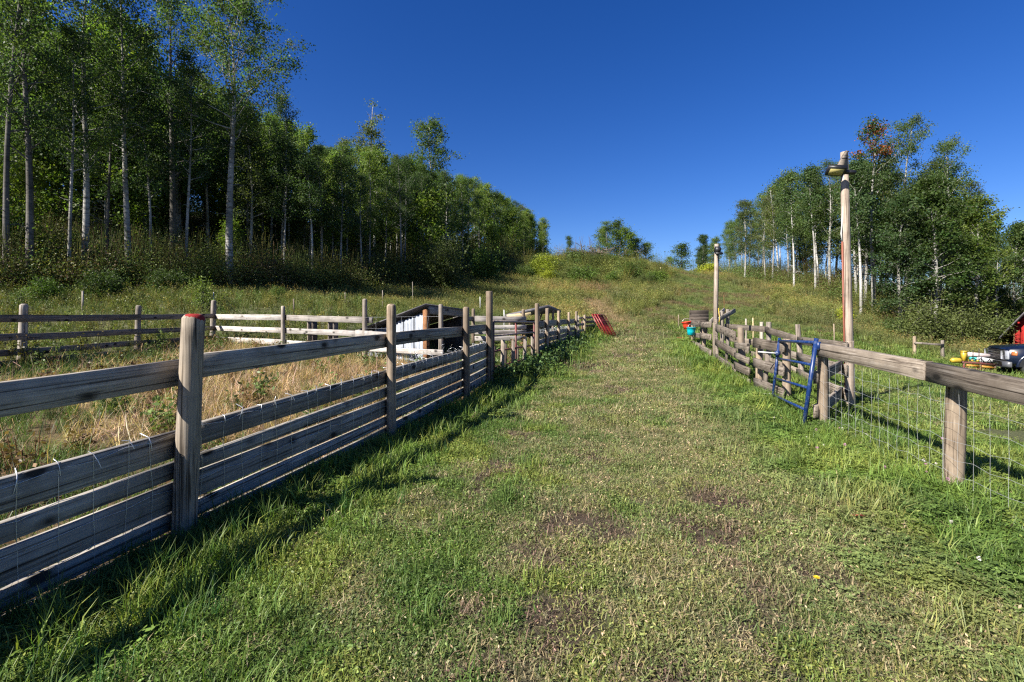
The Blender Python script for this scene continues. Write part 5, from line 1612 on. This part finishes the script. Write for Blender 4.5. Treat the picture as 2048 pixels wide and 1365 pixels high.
xs, ys, ids, sc, ti = [], [], [], [], []
for dens, xl, xh, yl, yh, f in ((520, -3.2, 3.6, 1.25, 3.0, 1.0), (330, -3, 5.5, 3.0, 6.0, 1.12), (150, -2, 10, 6.0, 11.0, 1.5), (60, -1, 17, 11.0, 18.0, 2.2), (26, 1, 24, 18.0, 28, 3.2), (5, -6, 26, -3, 1.25, 3)):
    x, y = samp(dens, xl, xh, yl, yh)
    x, y, i_, s_, t_ = lawn_layer(x, y, yl < 6)
    xs.append(x); ys.append(y); ids.append(i_); sc.append(s_ * f); ti.append(t_)
X_, Y_ = np.concatenate(xs), np.concatenate(ys)
scatter('lawn_grass', lawn_src, p3(X_, Y_), np.concatenate(ids), np.concatenate(sc), np.concatenate(ti), tilt=.15)

# tall soft grass along the left fence
tall_src = [source([blades(22, .06, .12, .34, .004, .0075, 1.0, lie=.1, dry=.04)], M['blade']) for _ in range(3)] + [source([blades(14, .05, .10, .24, .005, .009, 1.3, lie=.3, dry=.05)], M['blade']) for _ in range(2)]
x, y = samp(190, -3.3, 4.4, 1.2, 24)
sel = ~in_poly(x, y, PEN)
x, y = x[sel], y[sel]
dL = seg_dist(x, y, LF)
pk = (1 - sstep(.25, 1.1, dL + (fbm(x * 2, y * 2, 71) - .5) * .7)) * np.interp(y, [1, 6, 9, 14, 24], [1.0, .8, .55, .35, .2])
k = R_.uniform(0, 1, len(x)) < pk
x, y, dL = x[k], y[k], dL[k]
n = len(x)
ti_ = np.array((.06, .115, .028))[None] * R_.uniform(.7, 1.4, (n, 1)) * np.stack([R_.uniform(.85, 1.3, n), np.ones(n), np.ones(n)], -1)
scatter('tall_fence_grass', tall_src, p3(x, y), R_.integers(0, 5, n), R_.uniform(.55, 1.0, n) * np.interp(y, [1, 4, 10, 20], [1.0, .62, .5, .6]), ti_, tilt=.2)

# grass tufts round the posts of the right fences
x, y = samp(90, 2, 8, 1.5, 19)
dR = np.minimum(np.minimum(seg_dist(x, y, RF), seg_dist(x, y, RO)), seg_dist(x, y, RI))
k = R_.uniform(0, 1, len(x)) < (1 - sstep(.02, .4, dR)) * .7
x, y = x[k], y[k]; n = len(x)
scatter('right_fence_grass', tall_src, p3(x, y), R_.integers(0, 5, n), R_.uniform(.35, .8, n), np.array((.085, .13, .035))[None] * R_.uniform(.7, 1.35, (n, 1)), tilt=.25)

def weed(n, s, h_):
    st = []
    cen = []
    for k in range(n):
        a, r = R_.uniform(0, 6.28), s * math.sqrt(R_.uniform(0, 1)); hh = h_ * R_.uniform(.6, 1.1)
        b = np.array((math.cos(a) * r, math.sin(a) * r, 0)); tp_ = b * 1.4 + np.array((0, 0, hh))
        st.append(stem_part([b, tp_], .006, (.9, .8, .7), 3))
        for j in range(12):
            cen.append(b + (tp_ - b) * R_.uniform(.25, 1.05) + R_.normal(0, .06, 3))
    cen = np.array(cen)
    return st + [leaves(cen, .085, R_, flat=.3, tint=np.ones((len(cen), 3)) * R_.uniform(.7, 1.3, (len(cen), 1)), aspect=.5)]


# straw in the pen
straw_src = [source([blades(16, .13, .10, .42, .004, .010, .9, lie=.5)], M['blade']) for _ in range(3)] + [source([blades(13, .16, .2, .6, .004, .010, .3, lie=.92)], M['blade']) for _ in range(2)] + [source([blades(16, .08, .15, .45, .004, .008, .9, lie=.1)], M['blade'])]
x, y = samp(75, -11, 2.2, 1.2, 18)
sel = in_poly(x, y, PEN) & (seg_dist(x, y, LF) > .1)
x, y = x[sel], y[sel]; n = len(x)
gr = sstep(.42, .60, fbm(x * .55 + 3, y * .55, 83) + .16 * (1 - sstep(2, 6, y)) - .02) * .9
gr = np.where(seg_dist(x, y, [(-9.7, 9), (-9.3, 15)]) < 1.5, np.maximum(gr, .7), gr)
isg = R_.uniform(0, 1, n) < gr
idx = np.where(isg, 5, R_.integers(0, 5, n))
t = np.where(isg[:, None], np.array((.12, .18, .05))[None], np.array((.46, .345, .19))[None] * np.stack([np.ones(n), R_.uniform(.82, 1.1, n), R_.uniform(.7, 1.3, n)], -1)) * R_.uniform(.25, 1.5, (n, 1))
straw_src += [source(weed(8, .16, .42), M['blade']) for _ in range(2)]
wd = R_.uniform(0, 1, n) < .025
idx = np.where(wd, R_.integers(6, 8, n), idx)
t[wd] = np.where((R_.uniform(0, 1, wd.sum()) < .5)[:, None], np.array((.19, .12, .06))[None], np.array((.12, .165, .05))[None]) * R_.uniform(.6, 1.3, (wd.sum(), 1))
scatter('pen_straw', straw_src, p3(x, y), idx, R_.uniform(.45, 1.1, n) * np.interp(y, [1, 6, 12], [.7, .8, .9]), t, tilt=.35)

# hill: rank meadow grass and weeds, shorter where it is grazed
def seedheads(n, s, hlo, hhi):
    an = R_.uniform(0, 6.28, n); rr = s * np.sqrt(R_.uniform(0, 1, n))
    hh = R_.uniform(hlo, hhi, n)
    V, F, C = blades(n, s, hlo, hhi, .006, .01, .25)
    tips = V.reshape(n, 5, 3)[:, 4]
    c = np.repeat(tips, 5, 0) + R_.normal(0, .02, (n * 5, 3)) * np.array((1, 1, 2.0))
    return [(V, F, C), leaves(c, .045, R_, tint=np.tile(np.array((1.9, 1.35, 1.4)), (n * 5, 1)), aspect=.35)]


mead_src = [source([blades(34, .22, .3, .75, .008, .016, .8, lie=.08, dry=.2)] + seedheads(5, .2, .6, .95), M['blade']) for _ in range(3)]
mead_src += [source([blades(34, .2, .12, .3, .008, .014, .9, lie=.15, dry=.15)], M['blade']) for _ in range(2)]           # 3,4 grazed
mead_src += [source(weed(8, .25, .75), M['blade']) for _ in range(3)]       # 5,6,7
xs, ys = [], []
for dens, xl, xh, yl, yh in ((11, -30, 4, 11, 24), (12, -24, 34, 24, 42), (9, -16, 50, 42, 66), (3.5, -12, 62, 66, 112)):
    x, y = samp(dens, xl, xh, yl, yh); xs.append(x); ys.append(y)
x, y = np.concatenate(xs), np.concatenate(ys)
px = colpx(x, y)
fo_ = forest_amt(x, y)
dLn = seg_dist(x, y, LF)
left_of = x < np.interp(y, [p[1] for p in LF], [p[0] for p in LF]) - .1
lane = (y < 26) & ~left_of
k = ~in_poly(x, y, PEN) & ~lane & (R_.uniform(0, 1, len(x)) > fo_ * .85)
x, y, px = x[k], y[k], px[k]
k = ~((x > -2.2) & (y < 21.5) & (y > 10.5) & (x < 3.3) & (R_.uniform(0, 1, len(x)) < .75))
x, y, px = x[k], y[k], px[k]
n = len(x)
hmw = hill_mown(x, y) * (y > 24)
trail = 1 - sstep(.5, 1.5, seg_dist(x, y, [(6.2, 26), (6.0, 32), (6.5, 38)]) / 1.2 + fbm(x * .6, y * .6, 12) - .5)
u = R_.uniform(0, 1, n)
idx = np.where(u < .62, R_.integers(0, 3, n), R_.integers(5, 8, n))
mound = (1 - sstep(.6, 1.2, np.hypot((x - 10.5) / 11, (y - 58) / 11)))
idx = np.where((R_.uniform(0, 1, n) < mound * .65), R_.integers(5, 8, n), idx)
mw = np.maximum(hmw, trail) > R_.uniform(.2, .8, n)
idx = np.where(mw, R_.integers(3, 5, n), idx)
b1, b2 = fbm(x * .16, y * .16, 91), fbm(x * .5, y * .5, 93)
t = np.array((.195, .215, .062))[None] * np.ones((n, 1))
gold = np.array((.32, .245, .10)); dk = np.array((.085, .11, .04)); lime = np.array((.15, .19, .035)); brn = np.array((.15, .105, .06)); grn = np.array((.085, .13, .034))
def blend(t, c, w): return t * (1 - w[:, None]) + c * w[:, None]
t = blend(t, gold, sstep(.52, .7, b1 * .5 + b2 * .5 + (px > 1290) * .04 + (y > 62) * .06) * .75)
t = blend(t, np.array((.10, .115, .06)), sstep(.5, .6, fbm(x * .33 + 7, y * .33, 103)) * .6)
t = blend(t, dk, sstep(.46, .62, 1 - (b1 * .45 + vnoise(x * .7, y * .7, 97) * .55)) * .5)
t = blend(t, grn, mw * .85)
t = blend(t, brn, sstep(.46, .6, fbm(x * .4, y * .4, 99)) * mw * .85)
t = blend(t, np.array((.2, .2, .06)), sstep(.5, .62, fbm(x * .8 + 5, y * .8, 101)) * mw * .5)
t = blend(t, np.array((.25, .16, .1)), (1 - sstep(.5, 1.2, np.hypot((x - 7.5) / 1.9, (y - 45) / 2.6))) * .8)
t = blend(t, np.array((.29, .21, .12)), trail * .9)
t = blend(t, lime, (idx >= 5) * .25)
t = t * R_.uniform(.7, 1.3, (n, 1))
sc_ = R_.uniform(.7, 1.25, n) * np.interp(y, [11, 30, 60, 110], [.75, .85, .9, 1.3]) * (1 - .35 * (left_of[k[:len(left_of)]] if False else 0))
sc_ = np.where((y < 30) & (x < 2), sc_ * .55, sc_) * (1 - .25 * mound)
t = blend(t, np.array((.095, .135, .04)), ((y < 26) & (x < 0)) * .75)  # greener left meadow, also darkened to stand in for tree shadow
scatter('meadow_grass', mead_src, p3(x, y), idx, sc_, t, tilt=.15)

# undergrowth inside and along both woods
def scrub(n, s, h_, ls, twigs=5):
    c = R_.normal(0, 1, (n, 3)) * np.array((s * .5, s * .5, h_ * .28)) + np.array((0, 0, h_ * .5))
    c[:, 2] = np.maximum(c[:, 2], .04)
    st = [stem_part([(0, 0, -.1), tuple(R_.normal(0, s * .4, 2)) + (h_ * R_.uniform(.7, 1.3),)], .006, (.9, .8, .75), 3) for _ in range(twigs)]
    return st + [leaves(c, ls, R_, flat=.2, tint=np.ones((n, 3)) * R_.uniform(.65, 1.35, (n, 1)), aspect=.65)]
ug_src = [source(scrub(520, 1.0, 1.1, .075), M['scrub']), source(scrub(640, 1.2, 1.7, .08), M['scrub']), source(scrub(340, .8, .7, .07), M['scrub']), source(scrub(180, 1.0, 2.0, .07, 14), M['scrub'])]
xs, ys = [], []
for lo, hi, BX, num in ((-250, 1085, LB, 3400), (1390, 2250, RB, 1500)):
    px = R_.uniform(lo, hi, num)
    db = np.interp(px, *BX)
    d = db - .5 + R_.exponential(9, num) * (1 + db / 80)
    xs.append((px - HX) / FPX * d); ys.append(d)
x, y = np.concatenate(xs), np.concatenate(ys); n = len(x)
px = colpx(x, y)
nk = 260
kx, ky = R_.normal(10.2, 4.6, nk), R_.normal(57.5, 3.4, nk)
x, y = np.concatenate([x, kx]), np.concatenate([y, ky]); n = len(x)
t = np.array((.085, .125, .034))[None] * R_.uniform(.6, 1.5, (n, 1)) * np.stack([R_.uniform(.85, 1.5, n), np.ones(n), R_.uniform(.8, 1.1, n)], -1)
brw = R_.uniform(0, 1, n) < .15
t[brw] = np.array((.12, .085, .045)) * R_.uniform(.6, 1.2, (brw.sum(), 1))
t[-nk:] = np.array((.115, .15, .036)) * R_.uniform(.35, 1.6, (nk, 1)) * np.stack([R_.uniform(.8, 1.4, nk), np.ones(nk), np.ones(nk)], -1)
us = R_.uniform(.7, 1.5, n) * np.interp(y, [15, 40, 100], [.75, .95, 1.5])
us[-nk:] = R_.uniform(.5, 1.25, nk)
scatter('undergrowth', ug_src, p3(x, y), R_.integers(0, 4, n), us, t, tilt=.1)

# weeds behind the dark side fence and around the pens
x, y = samp(5.5, -24, 1.5, 7, 22)
k = ~in_poly(x, y, PEN) & (x < np.interp(y, [7, 13, 22], [-10.2, -5.5, -2])) & (R_.uniform(0, 1, len(x)) > forest_amt(x, y))
k |= (in_poly(x, y, PEN) & (seg_dist(x, y, [(-9.8, 8), (-9.4, 15)]) < .7) & (R_.uniform(0, 1, len(x)) < .7))
x, y = x[k], y[k]; n = len(x)
t = np.array((.115, .15, .04))[None] * R_.uniform(.6, 1.35, (n, 1)) * np.stack([R_.uniform(.85, 1.5, n), np.ones(n), np.ones(n)], -1)
weed_src = [source(weed(7, .2, .7), M['blade']) for _ in range(2)] + [source([blades(30, .2, .35, .85, .007, .013, .8, lie=.08, dry=.25)] + seedheads(4, .15, .7, 1.0), M['blade']) for _ in range(2)]
scatter('pen_weeds', weed_src, p3(x, y), R_.integers(0, 4, n), R_.uniform(.45, .85, n), t, tilt=.15)
# broadleaf weeds by the gate in the left fence and under the lane fences
x, y = samp(26, -.4, 3.4, 8.8, 19)
dL = seg_dist(x, y, LF)
k = (~in_poly(x, y, PEN)) & (R_.uniform(0, 1, len(x)) < (1 - sstep(.15, .75, dL)) * np.interp(y, [8.8, 9.5, 12.3, 13.5, 19], [.3, 1, 1, .4, .25]))
x, y = x[k], y[k]; n = len(x)
nettle = [source(weed(8, .16, .3), M['blade']) for _ in range(3)]
scatter('gate_weeds', nettle, p3(x, y), R_.integers(0, 3, n), R_.uniform(.7, 1.2, n), np.array((.075, .125, .04))[None] * R_.uniform(.7, 1.4, (n, 1)), tilt=.15)

# clover heads on the right verge: stuff; the one dandelion and the red leaf by themselves
def flower(r, hgt_, colr):
    c = R_.normal(0, 1, (26, 3)); c /= np.linalg.norm(c, axis=1)[:, None]; c = c * r + np.array((0, 0, hgt_))
    return [stem_part([(0, 0, 0), (.004, 0, hgt_)], .0012, (.25, .4, .1), 4), leaves(c, r * 1.3, R_, tint=np.tile(np.array(colr, float), (26, 1)), aspect=.6)]
fl_src = [source(flower(.008, .07, (1, .92, .88)), M['blade']), source(flower(.009, .09, (.75, .38, .6)), M['blade'])]
x, y = samp(7, .5, 6, 1.8, 9)
dR = seg_dist(x, y, RF)
k = R_.uniform(0, 1, len(x)) < (1 - sstep(.1, 1.3, dR)) * .9
x, y = x[k], y[k]; n = len(x)
scatter('clover_flowers', fl_src, p3(x, y), (R_.uniform(0, 1, n) < .35).astype(int), R_.uniform(.8, 1.3, n), np.full((n, 3), .7), tilt=.2)
# dandelion
dd_ = CAMZ * FPX / (1177 - HY); xx = (1633 - HX) / FPX * dd_
dn = thing('dandelion', 'single yellow dandelion flower in the grass at lower right', 'flower', (xx, dd_, h1(xx, dd_)))
MB().tube([(0, 0, -.01), (.003, 0, .03), (0, 0, .06)], .0016, 6).build('stem', plain_mat('flower_stem', (.12, .2, .05)), dn)
hd_ = MB()
for k in range(3):
    for j in range(14):
        a = j / 14 * 6.283 + k * .2; r = .017 - .005 * k
        hd_.add([(0, 0, .058 + .002 * k), (math.cos(a - .2) * r * .7, math.sin(a - .2) * r * .7, .063 + .003 * k), (math.cos(a) * r, math.sin(a) * r, .064 + .003 * k), (math.cos(a + .2) * r * .7, math.sin(a + .2) * r * .7, .063 + .003 * k)], [(0, 1, 2, 3)])
hd_.build('flower_head', plain_mat('flower_yellow', (.8, .6, .02), rough=.6), dn)
dd_ = CAMZ * FPX / (1050 - HY); xx = (1719 - HX) / FPX * dd_
lf_ = MB()
lf_.add([(-.05, 0, .045), (-.02, .018, .055), (.025, .016, .052), (.05, 0, .04), (.025, -.014, .05), (-.02, -.016, .05)], [(0, 1, 2, 3, 4, 5)])
lf_.add([(-.05, 0, .042), (-.02, .018, .052), (.025, .016, .049), (.05, 0, .037), (.025, -.014, .047), (-.02, -.016, .047)], [(5, 4, 3, 2, 1, 0)])
o = lf_.build('dead_leaf', plain_mat('red_leaf', (.30, .07, .045), rough=.7), None, (xx, dd_, h1(xx, dd_)), (0, .2, 2.5))
tag(o, 'curled reddish brown dead leaf on the grass in front of the nearest right post', 'leaf')
